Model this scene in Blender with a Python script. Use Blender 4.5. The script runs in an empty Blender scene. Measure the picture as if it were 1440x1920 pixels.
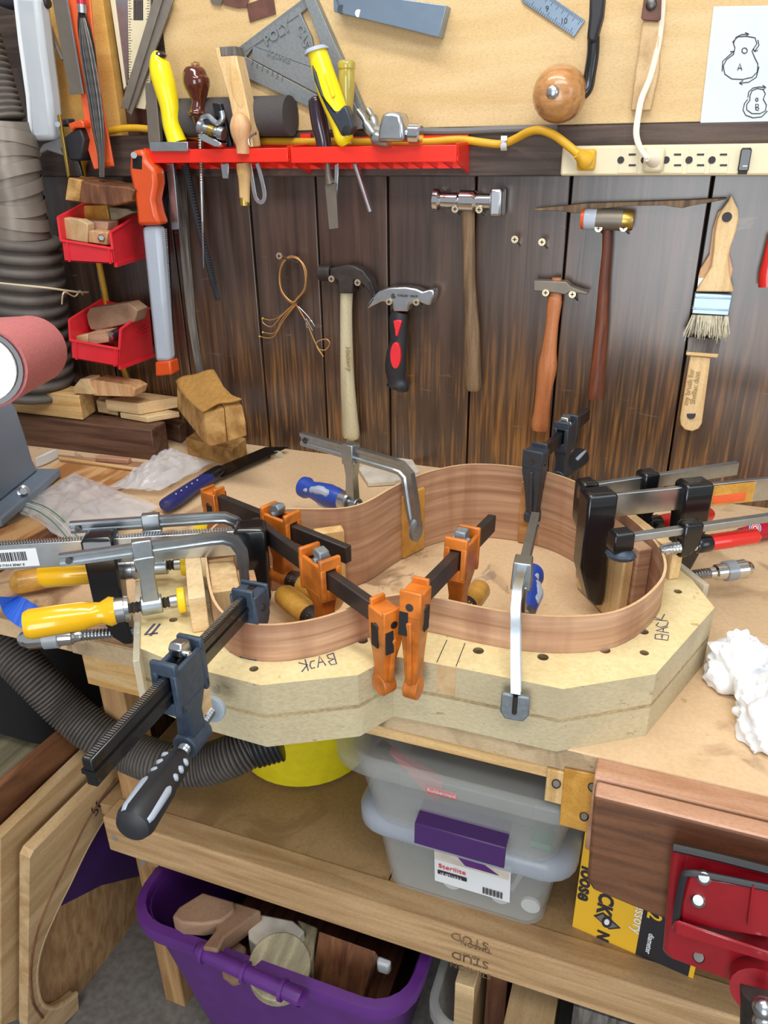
import bpy, bmesh, math, random
from mathutils import Vector, Matrix
random.seed(7)
V = Vector
B = 0.78                      # height of the bench top above the floor
# ---------------------------------------------------------------- camera
CAM = V((0, -1.156, B + 0.49))
_p, _y, _r = math.radians(25.46), math.radians(20.56), math.radians(-0.9)
_f = V((-math.sin(_y)*math.cos(_p), math.cos(_y)*math.cos(_p), -math.sin(_p)))
_rt = V((math.cos(_y), math.sin(_y), 0)); _up = _rt.cross(_f)
AR = math.cos(_r)*_rt + math.sin(_r)*_up
AU = -math.sin(_r)*_rt + math.cos(_r)*_up
AF = _f
S = bpy.context.scene
cd = bpy.data.cameras.new('camera'); co = bpy.data.objects.new('camera', cd)
S.collection.objects.link(co)
cd.sensor_fit = 'VERTICAL'; cd.sensor_height = 36; cd.lens = 1450/1920*36; cd.clip_start = 0.02
mm = Matrix((AR, AU, -AF)).transposed().to_4x4(); mm.translation = CAM
co.matrix_world = mm
S.camera = co
# ---------------------------------------------------------------- light, world, exposure
w = bpy.data.worlds.new('world'); S.world = w; w.use_nodes = True
bg = w.node_tree.nodes['Background']; bg.inputs[0].default_value = (0.93, 0.96, 1.0, 1); bg.inputs[1].default_value = 0.43
def area(name, loc, target, sx, sy, power, col=(1, 1, 1)):
    l = bpy.data.lights.new(name, 'AREA'); l.shape = 'RECTANGLE'; l.size = sx; l.size_y = sy
    l.energy = power; l.color = col
    o = bpy.data.objects.new(name, l); S.collection.objects.link(o)
    o.location = loc; o.rotation_euler = (V(target)-V(loc)).to_track_quat('-Z', 'Y').to_euler()
    return o
area('ceiling_light', (-0.35, -0.62, 2.25), (-0.3, -0.45, 0.8), 1.3, 0.14, 13.5, (1, 0.985, 0.95))
area('ceiling_light', (0.1, -1.5, 2.25), (-0.1, -0.6, 0.8), 1.2, 0.3, 13, (1, 0.985, 0.96))
area('window_light', (1.7, -1.5, 1.5), (0.1, 0, 1.0), 0.9, 1.0, 10, (0.9, 0.96, 1))
area('doorway_light', (0.1, -3.0, 1.0), (0.0, 0, 1.0), 1.0, 1.4, 30, (0.93, 0.97, 1))
vs = S.view_settings; vs.view_transform = 'Standard'; vs.look = 'None'; vs.gamma = 1; vs.exposure = 0.0
vs.use_curve_mapping = False
# ---------------------------------------------------------------- pixel -> point on a real plane
def ray(x, y): return (x-720)/1450*AR + (960-y)/1450*AU + AF
def Q(x, y, h=0.0):
    r = ray(x, y); return CAM + r*((B+h-CAM.z)/r.z)
def W(x, y, d=0.0):
    r = ray(x, y); return CAM + r*((-d-CAM.y)/r.y)
def XP(x, y, X):
    r = ray(x, y); return CAM + r*((X-CAM.x)/r.x)
def on(p0, v, x, y):
    r = ray(x, y); v = V(v).normalized(); w0 = V(p0)-CAM
    a, b, c, d, e = 1, v.dot(r), r.dot(r), v.dot(w0), r.dot(w0)
    return V(p0)+v*((b*e-c*d)/(a*c-b*b))
UX, UY, UZ = V((1, 0, 0)), V((0, 1, 0)), V((0, 0, 1))
GD = V((math.cos(math.radians(35.5)), math.sin(math.radians(35.5)), 0)); GN = V((-GD.y, GD.x, 0))
def G(s, n, h=0.0): return V((-0.2, -0.44, B+h)) + GD*s + GN*n
# ---------------------------------------------------------------- objects
ORG = {}
def tag(o, label=None, cat=None, group=None, kind=None):
    for k, v in (('label', label), ('category', cat), ('group', group), ('kind', kind)):
        if v: o[k] = v
    return o
def thing(name, label, cat, loc, group=None):
    o = bpy.data.objects.new(name, None); S.collection.objects.link(o); o.empty_display_size = 0.02
    o.location = loc; ORG[o.name] = V(loc); return tag(o, label, cat, group)
def crm(pts, n=6, closed=False):
    pts = [V(p) for p in pts]; m = len(pts); out = []
    rng = range(m) if closed else range(m-1)
    for i in rng:
        if closed: a, b, c, d = pts[i-1], pts[i], pts[(i+1) % m], pts[(i+2) % m]
        else: a, b, c, d = pts[max(i-1, 0)], pts[i], pts[i+1], pts[min(i+2, m-1)]
        for k in range(n):
            t = k/n
            out.append(0.5*((2*b)+(c-a)*t+(2*a-5*b+4*c-d)*t*t+(3*b-a-3*c+d)*t**3))
    if not closed: out.append(pts[-1])
    return out
def frame(t, up=UZ):
    t = V(t).normalized(); u = V(up)-t*V(up).dot(t)
    if u.length < 1e-4: u = UX-t*UX.dot(t)
    u.normalize(); return t, u.cross(t).normalized(), u
class MB:
    def __init__(s): s.v = []; s.f = []
    def add(s, vs, fs):
        n = len(s.v); s.v += [V(p) for p in vs]; s.f += [tuple(i+n for i in f) for f in fs]; return s
    def box(s, c, sz, ax=(UX, UY, UZ)):
        c = V(c); a, b, d = [ax[i]*(sz[i]/2) for i in range(3)]
        vs = [c+a*i+b*j+d*k for k in (-1, 1) for j in (-1, 1) for i in (-1, 1)]
        return s.add(vs, [(0, 2, 3, 1), (4, 5, 7, 6), (0, 1, 5, 4), (2, 6, 7, 3), (0, 4, 6, 2), (1, 3, 7, 5)])
    def bb(s, a, b): # box between two corners
        a, b = V(a), V(b); return s.box((a+b)/2, [abs(b[i]-a[i]) for i in range(3)])
    def beam(s, p0, p1, w, h, up=UZ, w1=None, h1=None):
        t, sd, u = frame(V(p1)-V(p0), up); w1 = w1 or w; h1 = h1 or h
        vs = [V(p0)+sd*(a*w/2)+u*(b*h/2) for a, b in ((-1, -1), (1, -1), (1, 1), (-1, 1))]
        vs += [V(p1)+sd*(a*w1/2)+u*(b*h1/2) for a, b in ((-1, -1), (1, -1), (1, 1), (-1, 1))]
        return s.add(vs, [(0, 1, 2, 3), (7, 6, 5, 4), (0, 4, 5, 1), (1, 5, 6, 2), (2, 6, 7, 3), (3, 7, 4, 0)])
    def loft(s, rings, cap=True, closed=False):
        n = len(rings[0]); vs = [p for r in rings for p in r]; fs = []; m = len(rings)
        for i in range(m if closed else m-1):
            for j in range(n):
                a, b = i*n+j, i*n+(j+1) % n; c, d = ((i+1) % m)*n+(j+1) % n, ((i+1) % m)*n+j
                fs.append((a, b, c, d))
        if cap and not closed: fs += [tuple(range(n))[::-1], tuple((m-1)*n+j for j in range(n))]
        return s.add(vs, fs)
    def ext(s, poly, vec):
        vec = V(vec); return s.loft([[V(p) for p in poly], [V(p)+vec for p in poly]])
    def lathe(s, p0, p1, prof, seg=16, flat=None):
        p0, p1 = V(p0), V(p1); t, a, b = frame(p1-p0)
        rings = [[p0+(p1-p0)*q[0]+a*(math.cos(2*math.pi*j/seg)*max(q[1], 1e-5))+b*(math.sin(2*math.pi*j/seg)*max(q[1], 1e-5)*(flat or 1)) for j in range(seg)] for q in prof]
        return s.loft(rings)
    def cyl(s, p0, p1, r, seg=16, r1=None): return s.lathe(p0, p1, [(0, r), (1, r if r1 is None else r1)], seg)
    def tube(s, path, r, seg=8, sub=0, closed=False, sec=None, up=UZ):
        if sub: path = crm(path, sub, closed)
        path = [V(p) for p in path]; m = len(path); rings = []; pa = None
        for i, p in enumerate(path):
            if closed: t = path[(i+1) % m]-path[i-1]
            else: t = path[min(i+1, m-1)]-path[max(i-1, 0)]
            t.normalize()
            if pa is None or sec: _, a, b = frame(t, up)
            else:
                a = pa-t*pa.dot(t); a.normalize(); b = t.cross(a)
            pa = a
            rr = r[i*len(r)//m] if isinstance(r, list) and len(r) != m else (r[i] if isinstance(r, list) else r)
            if sec: rings.append([p+a*x+b*y for x, y in sec])
            else: rings.append([p+a*(math.cos(2*math.pi*j/seg)*rr)+b*(math.sin(2*math.pi*j/seg)*rr) for j in range(seg)])
        return s.loft(rings, closed=closed)
    def plate(s, pix, d1, d0, fn=W, sub=0): # outline seen at depth d1 in front of the wall, thickness back to d0
        pts = [fn(x, y, d1) for x, y in pix]
        if sub: pts = crm(pts, sub, True)
        return s.ext(pts, UY*(d1-d0) if fn is W else UZ*(d0-d1))
    def sphere(s, c, r, seg=12, sc=(1, 1, 1)):
        c = V(c); rg = []
        for i in range(seg//2+1):
            a = math.pi*i/(seg//2); rr = max(math.sin(a), 1e-3)
            rg.append([c+V((math.cos(2*math.pi*j/seg)*rr*r*sc[0], math.sin(2*math.pi*j/seg)*rr*r*sc[1], -math.cos(a)*r*sc[2])) for j in range(seg)])
        return s.loft(rg)
    def grid(s, fn, nu, nv):
        vs = [fn(i/nu, j/nv) for j in range(nv+1) for i in range(nu+1)]
        return s.add(vs, [(j*(nu+1)+i, j*(nu+1)+i+1, (j+1)*(nu+1)+i+1, (j+1)*(nu+1)+i) for j in range(nv) for i in range(nu)])
    def __call__(s, name, m, parent=None, label=None, cat=None, group=None, kind=None, bev=0, ang=35, solid=0, fix=True):
        me = bpy.data.meshes.new(name)
        lo = V([min(p[i] for p in s.v) for i in range(3)]); hi = V([max(p[i] for p in s.v) for i in range(3)])
        org = V(((lo.x+hi.x)/2, (lo.y+hi.y)/2, lo.z))
        me.from_pydata([p-org for p in s.v], [], s.f)
        if fix:
            bm = bmesh.new(); bm.from_mesh(me); bmesh.ops.recalc_face_normals(bm, faces=bm.faces); bm.to_mesh(me); bm.free()
        me.materials.append(MT[m] if isinstance(m, str) else m)
        me.shade_smooth(); me.set_sharp_from_angle(angle=math.radians(ang))
        o = bpy.data.objects.new(name, me); S.collection.objects.link(o); ORG[o.name] = org
        if parent: o.parent = parent; o.location = org-ORG[parent.name]
        else: o.location = org
        if solid:
            md = o.modifiers.new('solid', 'SOLIDIFY'); md.thickness = solid; md.offset = 0
        if bev:
            md = o.modifiers.new('bevel', 'BEVEL'); md.width = bev; md.segments = 2; md.limit_method = 'ANGLE'; md.angle_limit = math.radians(40)
        return tag(o, label, cat, group, kind)
def strokes(lines, fn, h, wd, nrm, th=0.0005):
    """pen strokes: thin ink ribbons lying on the surface fn(x, y, h)"""
    mb = MB()
    for l in lines:
        p = [fn(x, y, h) for x, y in l]
        mb.tube(p, 0, sec=[(-wd/2, 0), (wd/2, 0), (wd/2, th), (-wd/2, th)], up=nrm)
    return mb
def text(body, name, o3, xd, yd, size, m, parent, depth=0.0004, bold=0.0, align='LEFT', label=None):
    cu = bpy.data.curves.new(name, 'FONT'); cu.body = body; cu.size = size; cu.extrude = depth; cu.offset = bold; cu.align_x = align
    cu.resolution_u = 3
    t = bpy.data.objects.new(name+'_tmp', cu); S.collection.objects.link(t)
    dg = bpy.context.evaluated_depsgraph_get(); me = bpy.data.meshes.new_from_object(t.evaluated_get(dg))
    bpy.data.objects.remove(t)
    xd = V(xd).normalized(); yd = V(yd); yd = (yd-xd*yd.dot(xd)).normalized(); zd = xd.cross(yd)
    me.transform(Matrix((xd, yd, zd)).transposed().to_4x4())
    me.materials.clear(); me.materials.append(MT[m])
    o = bpy.data.objects.new(name, me); S.collection.objects.link(o); ORG[o.name] = V(o3)
    o.parent = parent; o.location = V(o3)-ORG[parent.name]
    return tag(o, label)
# ---------------------------------------------------------------- materials
MT = {}
def lin(c):
    if isinstance(c, str): c = [int(c[i:i+2], 16)/255 for i in (0, 2, 4)]
    return tuple(((x/12.92) if x <= 0.04045 else ((x+0.055)/1.055)**2.4) for x in c)+(1,)
def base(name, rough, metal=0.0):
    m = bpy.data.materials.new(name); m.use_nodes = True; nt = m.node_tree; b = nt.nodes['Principled BSDF']
    b.inputs['Roughness'].default_value = rough; b.inputs['Metallic'].default_value = metal
    MT[name] = m; return m, nt, b
def noise(nt, scale, sc=(1, 1, 1), detail=4, dist=0, rnd=True, rot=(0, 0, 0)):
    tc = nt.nodes.new('ShaderNodeTexCoord'); mp = nt.nodes.new('ShaderNodeMapping'); mp.inputs['Scale'].default_value = sc
    mp.inputs['Rotation'].default_value = rot
    nt.links.new(tc.outputs['Object'], mp.inputs[0])
    if rnd:
        oi = nt.nodes.new('ShaderNodeObjectInfo'); ml = nt.nodes.new('ShaderNodeMath'); ml.operation = 'MULTIPLY'; ml.inputs[1].default_value = 7.0
        nt.links.new(oi.outputs['Random'], ml.inputs[0]); nt.links.new(ml.outputs[0], mp.inputs['Location'])
    n = nt.nodes.new('ShaderNodeTexNoise'); n.inputs['Scale'].default_value = scale; n.inputs['Detail'].default_value = detail; n.inputs['Distortion'].default_value = dist
    nt.links.new(mp.outputs[0], n.inputs['Vector']); return n
def ramp(nt, src, stops):
    r = nt.nodes.new('ShaderNodeValToRGB'); e = r.color_ramp.elements
    while len(e) < len(stops): e.new(0.5)
    for i, (p, c) in enumerate(stops): e[i].position = p; e[i].color = lin(c) if not isinstance(c, float) else (c, c, c, 1)
    nt.links.new(src, r.inputs[0]); return r
def mix(nt, fac, a, b, mode='MIX'):
    m = nt.nodes.new('ShaderNodeMix'); m.data_type = 'RGBA'; m.blend_type = mode
    for i, s in ((0, fac), (6, a), (7, b)):
        if isinstance(s, (int, float)): m.inputs[i].default_value = s
        elif isinstance(s, (str, tuple)): m.inputs[i].default_value = lin(s)
        else: nt.links.new(s, m.inputs[i])
    return m.outputs[2]
def bump(nt, b, src, strength, dist=0.001):
    u = nt.nodes.new('ShaderNodeBump'); u.inputs['Strength'].default_value = strength; u.inputs['Distance'].default_value = dist
    nt.links.new(src, u.inputs['Height']); nt.links.new(u.outputs[0], b.inputs['Normal'])
def plain(name, col, rough=0.45, metal=0.0, var=0.0, bmp=0.0, scale=60, coat=0.0, alpha=None, trans=0.0, sss=0.0):
    m, nt, b = base(name, rough, metal); b.inputs['Base Color'].default_value = lin(col)
    if var or bmp:
        n = noise(nt, scale)
        if var:
            c = lin(col); d = tuple(x*(1-var) for x in c[:3]); r = nt.nodes.new('ShaderNodeValToRGB'); e = r.color_ramp.elements
            e[0].position = .35; e[1].position = .65; e[0].color = d+(1,); e[1].color = c
            nt.links.new(n.outputs[0], r.inputs[0]); nt.links.new(r.outputs[0], b.inputs['Base Color'])
        if bmp: bump(nt, b, n.outputs[0], bmp)
    b.inputs['Coat Weight'].default_value = coat
    if trans: b.inputs['Transmission Weight'].default_value = trans
    if alpha is not None: b.inputs['Alpha'].default_value = alpha
    return m
def wood(name, c1, c2, sc=(1, 1, 14), scale=12, rough=0.55, lo=.35, hi=.65, bmp=0.15, coat=0.0, dist=.6, rot=(0, 0, 0), c3=None):
    m, nt, b = base(name, rough); n = noise(nt, scale, sc, 6, dist, rot=rot)
    st = [(lo, c1), (hi, c2)] if not c3 else [(lo, c1), ((lo+hi)/2, c2), (hi, c3)]
    r = ramp(nt, n.outputs[0], st); n2 = noise(nt, 260, tuple(x**.5 for x in sc), 2)
    r2 = ramp(nt, n2.outputs[0], [(.3, 'c8c8c8'), (.55, 'ffffff')])
    nt.links.new(mix(nt, .4, r.outputs[0], r2.outputs[0], 'MULTIPLY'), b.inputs['Base Color'])
    bump(nt, b, n.outputs[0], bmp); b.inputs['Coat Weight'].default_value = coat; return m
# colours
plain('steel', 'c3c8cc', .28, 1.0, .12, .05, 90); plain('zinc', 'b2bbc2', .36, 1.0, .1, .1, 120); plain('chrome', 'dadde0', .12, 1.0)
plain('dark_steel', '6b6866', .42, 1.0, .3, .1, 60); plain('bar_brown', '4a4341', .42, .55, .25, .1, 60); plain('cast_iron', '4a4340', .5, .6, .35, .4, 80)
plain('grey_cast', '8a9298', .5, .6, .15, .3, 200); plain('alu', 'b8bcc0', .38, .9, .1, .1, 80); plain('brass', 'b89c50', .35, .9, .2)
plain('orange_cast', 'dc7a26', .42, 0, .45, .3, 45, .15); plain('black_gloss', '101216', .25, 0, 0, .05, 60, .3); plain('black', '16171a', .5); plain('black_matte', '1b1a1c', .75)
plain('blue_grey', '3d4b5c', .42, .1, .2, .5, 160); plain('slate', '353c46', .4, .1, .15, .3, 160); plain('rubber', '24262b', .5); plain('light_grey', 'a9b5c6', .5); plain('pad_grey', 'a4b0bc', .5)
plain('yellow', 'f2b90a', .22, 0, .06, 0, 30, .5); plain('lemon', 'f5dd10', .3, 0, 0, 0, 30, .3); plain('pad_yellow', 'ecc90c', .45); plain('red', 'e62c38', .38, 0, .08, .05, 40, .2); plain('scarlet', 'ee2a16', .35, 0, .12, .1, 30, .2)
plain('red_handle', 'cf2018', .3, 0, 0, 0, 30, .5); plain('magenta_red', 'b80f2e', .3, 0, 0, 0, 30, .4); plain('vise_red', '9c1422', .35, 0, .35, .35, 18, .4); plain('pink_belt', 'c9787a', .8, 0, .15, .5, 300)
plain('orange_plastic', 'd9531e', .35, 0, .1, .05, 30, .2); plain('orange_sleeve', 'f0683a', .35, 0, .1); plain('blue', '2b49a8', .35); plain('navy', '262c6c', .4); plain('tape_blue', '2461d8', .5); plain('white', 'e4e8ea', .5); plain('cream', 'ddd2b0', .4, 0, .04); plain('cream_dark', 'b8ab85', .5)
plain('white_paper', 'ccd4d8', .45, 0, .04, .1, 40); plain('paper_towel', 'eef1f6', .85, 0, .05, .3, 90); plain('ink', '2c2730', .6); plain('blue_ink', '4a4a66', .6); plain('faded_ink', '9c8558', .7); plain('cord_yellow', 'dba828', .4, 0, .08); plain('cord_white', 'e6dac4', .45); plain('grey_plastic', '6d6c6c', .55)
plain('machine_blue', '8292a4', .4, .1, .15, .1, 8); plain('hose', '5b5550', .55, 0, .3, .2, 50); plain('hose_black', '2c2c2e', .45, 0, .2, .1, 40); plain('duct', '69625c', .6, 0, .35, .2, 20); plain('tape', '92887d', .4, .25, .3, .8, 14)
plain('purple', '5e2a7e', .42, 0, .15, .15, 30, .1); plain('purple_dark', '43245f', .4); plain('tub_yellow', 'e0d01e', .45, 0, .1); plain('box_yellow', 'e8b62c', .5); plain('box_black', '24242a', .5); plain('brown_glaze', '5a2410', .12, 0, .45, 0, 14, .8); plain('plum', '2f1c2c', .18, 0, .2, 0, 30, .6)
plain('clear_amber', 'd8c860', .1, 0, 0, 0, 30, .4, None, .55); plain('rust_leather', '6b4438', .6, 0, .3, .3, 60); plain('sandpaper', '4a4646', .9, 0, .1, .4, 300); plain('string', 'd8c8a8', .8); plain('gold_wire', 'c8965a', .35, .6); plain('screw_head', 'd8c8a8', .3, .8); plain('gunmetal', '7d756a', .45, .5, .1)
plain('black_blade', '26282a', .35, .7, .3); plain('concrete', '7f7a74', .9, 0, .3, .5, 90); plain('bristle', 'cfc6ac', .8, 0, .25, .6, 200); plain('leather_tan', 'b98a44', .8, 0, .2, .8, 120); plain('plaster', 'd8cfc0', .8, 0, .2, .4, 50); plain('aqua', '9fb8c8', .5); plain('green_cloth', '3f8c6e', .6); plain('dark_void', '0e0d10', .9); plain('bar_grey', '8a8278', .45, .35, .15)
plain('cast_alu', '8f9496', .5, .55, .12, .3, 260); plain('blue_steel', '8fa2b6', .3, .7, .06)
def film(name, col, rough, a, tr=0.0):
    m, nt, b = base(name, rough); b.inputs['Base Color'].default_value = lin(col); b.inputs['Alpha'].default_value = a
    b.inputs['Transmission Weight'].default_value = tr; n = noise(nt, 30, detail=3); bump(nt, b, n.outputs[0], .5, .003); return m
film('bag_film', 'eef0f4', .15, .38); film('tote_clear', 'c9ccc8', .25, .26); film('lid_clear', 'b4bcc8', .3, .62); film('acrylic', 'e6e2cc', .15, .45); film('sleeve_clear', 'b9c4d2', .25, .85); film('grey_pad_clear', 'aab0b8', .3, .7)
film('bubble', 'c4ccd2', .3, .82)
# woods
wood('maple', 'd9b583', 'e8cc9e', (1, 1, 14), 9, .5); wood('maple_y', 'd6b27c', 'e9cd9c', (14, 1, 14), 9, .5); wood('maple_v', 'd4ae78', 'e6c794', (12, 12, 1), 9, .5)
wood('pine_x', 'c99a58', 'e2c08a', (1, 14, 14), 7, .55); wood('pine_v', 'cfa566', 'e2c088', (14, 14, 1), 7, .55); wood('fir_x', 'a8845a', 'c9a67a', (1, 10, 14), 6, .6, bmp=.3)
wood('fir_v', '9c744a', 'c29a6a', (14, 14, 1), 6, .6); wood('walnut_x', '4c3226', '6f4f3e', (1, 8, 14), 7, .5); wood('walnut_v', '54362a', '7a5038', (14, 14, 1), 7, .5)
wood('mahogany', '8a5230', 'b87a4a', (1, 8, 12), 8, .45, bmp=.1); wood('jaw_wood', 'b0805f', 'cc9f84', (1, 8, 8), 6, .5); wood('jaw_face', '5c3a26', '7c5236', (1, 8, 12), 8, .6)
wood('handle_oak', '5a4632', '8c7050', (12, 12, 1), 10, .6, bmp=.2); wood('handle_pale', 'b0a688', 'cabf9c', (10, 10, 1), 6, .5); wood('handle_orange', 'a05a30', 'c07a4c', (8, 8, 1), 7, .45); wood('handle_red', '52281a', '7c4228', (8, 8, 1), 12, .5)
wood('ochre', 'c08a34', 'e0aa50', (4, 4, 4), 10, .35, coat=.3); wood('knob_wood', 'a5703f', 'c8935c', (1, 10, 10), 10, .3, coat=.4); wood('beech', 'c08e5c', 'dcb084', (10, 10, 1), 9, .45)
wood('birch_ply', 'b49264', 'd2b488', (10, 1, 10), 4, .6); wood('curly', 'b07848', 'e0b27a', (9, 2, 9), 3.5, .5, lo=.42, hi=.56); wood('weathered', '55504c', '86817b', (14, 14, 1), 12, .8); wood('scrap_olive', '8e8468', 'b5aa8a', (8, 1, 8), 8, .6); wood('scrap_brown', '5a3420', '8a5c3c', (10, 1, 2), 8, .5); wood('scrap_tan', '80604a', 'a5846a', (3, 1, 3), 6, .6)
wood('old_block', '9a6f36', 'cfa565', (3, 3, 3), 12, .75, bmp=.4)
# guitar sides: tan wood with darker cross figure; grain runs along the side
m, nt, b = base('side_wood', .5)
n1 = noise(nt, 5, (1, 1, 26), 6, .8); n2 = noise(nt, 16, (1, 1, .12), 4, .5)
c = ramp(nt, n1.outputs[0], [(.3, 'a07659'), (.7, 'cca687')]); f = ramp(nt, n2.outputs[0], [(.46, 0.0), (.72, .85)])
nt.links.new(mix(nt, f.outputs[0], c.outputs[0], '7d4630'), b.inputs['Base Color']); bump(nt, b, n1.outputs[0], .08)
wood('side_edge', 'd0a878', 'e2c096', (1, 1, 1), 10, .6)
# particle board
def chip(name, c1, c2, fleck, mark=None, sc=(1, 1, 1)):
    m, nt, b = base(name, .75); n1 = noise(nt, 220, sc, 3); n2 = noise(nt, 70, (sc[0], sc[1], sc[2]), 2); n3 = noise(nt, 5, (1, 1, 1), 5, .6)
    c = mix(nt, .5, ramp(nt, n1.outputs[0], [(.35, c1), (.65, c2)]).outputs[0], ramp(nt, n3.outputs[0], [(.35, c1), (.6, c2)]).outputs[0])
    c = mix(nt, ramp(nt, n2.outputs[0], [(.70, 0.0), (.76, .8)]).outputs[0], c, fleck)
    if mark:
        n4 = noise(nt, 11, (1, 1, 1), 6, 1.2); n5 = noise(nt, 3.2, (1, 1, 1), 2)
        k = nt.nodes.new('ShaderNodeMath'); k.operation = 'MULTIPLY'
        nt.links.new(ramp(nt, n4.outputs[0], [(.54, 0.0), (.62, .8)]).outputs[0], k.inputs[0]); nt.links.new(ramp(nt, n5.outputs[0], [(.46, 0.0), (.6, 1.0)]).outputs[0], k.inputs[1])
        c = mix(nt, k.outputs[0], c, mark)
        n6 = noise(nt, 26, (1, .6, 1), 5, 1.5); n7 = noise(nt, 2.6, (1, 1, 1), 2, rot=(1, 2, 0)); k2 = nt.nodes.new('ShaderNodeMath'); k2.operation = 'MULTIPLY'
        nt.links.new(ramp(nt, n6.outputs[0], [(.64, 0.0), (.68, .45)]).outputs[0], k2.inputs[0]); nt.links.new(ramp(nt, n7.outputs[0], [(.5, 0.0), (.6, 1.0)]).outputs[0], k2.inputs[1])
        c = mix(nt, k2.outputs[0], c, '6a6264')
    nt.links.new(c, b.inputs['Base Color']); bump(nt, b, n1.outputs[0], .25); return m
chip('chip_top', 'd8c28c', 'eadaaa', 'b89a64'); chip('chip_side', 'aea080', 'c8bb98', '8a7a58', 'b0a284', (1, 1, 2)); chip('chip_seam_hole_shade', '75603c', 'b8a47c', '5a4828', None, (1, 1, 3))
chip('bench_mat', 'cfae84', 'deC09a'.lower(), 'bc9a70', '8f6c4e'); chip('shelf_mat', '97784f', 'ac8c62', '866846', '8c6c46'); chip('slab_edge', 'b39a78', 'cdb48e', '5c4630', '4c3826', (1, 1, 3))
# dark wall planks, worn to orange wood low down
m, nt, b = base('plank_wood', .48)
n1 = noise(nt, 6, (14, 14, .7), 6, .5); n2 = noise(nt, 3.0, (1, 1, 1), 5, 1.0); n3 = noise(nt, 24, (10, 10, .4), 6, .2)
tc = nt.nodes.new('ShaderNodeNewGeometry'); sp = nt.nodes.new('ShaderNodeSeparateXYZ'); nt.links.new(tc.outputs['Position'], sp.inputs[0])
mr = nt.nodes.new('ShaderNodeMapRange'); mr.inputs[1].default_value = 1.08; mr.inputs[2].default_value = .80; nt.links.new(sp.outputs[2], mr.inputs[0])
c = ramp(nt, n1.outputs[0], [(.3, '33261f'), (.55, '4c3a30'), (.8, '634c3e')]).outputs[0]
worn = ramp(nt, n3.outputs[0], [(.35, '5a3a22'), (.7, 'a5743f')]).outputs[0]
k = nt.nodes.new('ShaderNodeMath'); k.operation = 'MULTIPLY'
ad = nt.nodes.new('ShaderNodeMath'); ad.operation = 'ADD'; nt.links.new(n3.outputs[0], ad.inputs[0]); nt.links.new(n2.outputs[0], ad.inputs[1])
nt.links.new(ramp(nt, ad.outputs[0], [(.44, 0.0), (.62, 1.0)]).outputs[0], k.inputs[0]) ; ad.use_clamp = False
ml = nt.nodes.new('ShaderNodeMath'); ml.operation = 'MULTIPLY'; ml.inputs[1].default_value = .5; nt.links.new(ad.outputs[0], ml.inputs[0])
rr = ramp(nt, ml.outputs[0], [(.46, 0.0), (.6, 1.0)]); nt.links.new(rr.outputs[0], k.inputs[0]); nt.links.new(mr.outputs[0], k.inputs[1])
c = mix(nt, k.outputs[0], c, worn)
n4 = noise(nt, 9, (1, 1, 6), 5, 2.0); c = mix(nt, ramp(nt, n4.outputs[0], [(.68, 0.0), (.76, .35)]).outputs[0], c, '8a7a6c')
nt.links.new(c, b.inputs['Base Color']); bump(nt, b, n1.outputs[0], .12); b.inputs['Roughness'].default_value = .27; b.inputs['Specular IOR Level'].default_value = .85
wood('trim_wood', '3c302b', '5a4940', (1, 12, 14), 8, .6, bmp=.3); wood('ply_panel', 'cfae78', 'dabc8a', (1, 4, 9), 4, .5, bmp=.05); wood('ply_panel2', 'd8a452', 'e6b868', (1, 4, 9), 4, .5, bmp=.05)

# ================================================================ SETTING
MB().bb((-3, -3.2, -.05), (2.5, .05, 0))('floor', 'concrete', kind='structure')
wall = thing('wall_back', None, None, (0, 0, 0)); wall['kind'] = 'structure'
xs = [-2.2, -1.9, -1.66, -1.45, -1.28, -1.12, -.965, -.80, -.651, -.536, -.42, -.287, -.155, .023, .19, .36, .55, .8, 1.1]
for i in range(len(xs)-1):
    MB().bb((xs[i]+.0015, -random.uniform(0, .002), 0), (xs[i+1]-.0015, .02, 1.39))('plank', 'plank_wood', wall, bev=.0015)
MB().bb((-3, .02, 0), (2.5, .06, 2.4))('backing_board', 'dark_void', wall)
MB().bb((-3, 0, 1.38), (2.5, .02, 2.4))('upper_boarding', 'trim_wood', wall)
a = W(310, 0, .018).x; 
zt = W(800, 240, .018).z
MB().bb((W(305, 60, .018).x, -.018, zt), (1.2, 0, 2.3))('plywood_panel', 'ply_panel', wall, bev=.001)
MB().bb((W(60, 120, .018).x, -.018, W(150, 260, .018).z), (W(214, 150, .018).x, 0, 2.3))('plywood_panel', 'ply_panel2', wall, bev=.001, label='narrow warm-toned plywood panel')
MB().bb((-2.2, -.022, W(700, 331, .022).z), (1.2, 0, zt-.001))('trim_1', 'trim_wood', kind='structure', bev=.002)
# ================================================================ WORKBENCH
bench = thing('workbench', 'long wooden workbench with stained particle board top, lower shelf and wood vise', 'workbench', (-.3, -.3, 0))
FY = -.603
MB().bb((-1.7, FY, B-.024), (.75, 0, B))('benchtop', 'bench_mat', bench, bev=.0015)
MB().bb((-.585, FY-.0006, B-.0238), (.2, FY+.001, B-.001))('front_edge', 'slab_edge', bench, label='worn stained front edge of the top')
p = Q(120, 1230, -.03)
MB().bb((-.56, FY+.003, B-.041), (.0, FY+.03, B-.0245))('apron', 'pine_x', bench, bev=.001)
MB().bb((-.61, FY+.035, B-.10), (-.50, FY+.06, B-.0245))('gusset', 'pine_x', bench, bev=.001)
SZ = B-.33; SY = -.57
MB().bb((-.655, SY+.02, SZ-.02), (-.236, -.05, SZ))('shelf_panel', 'shelf_mat', bench, bev=.001)
MB().bb((-.234, SY+.02, SZ-.02), (.75, -.05, SZ))('shelf_panel', 'shelf_mat', bench, bev=.001)
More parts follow.
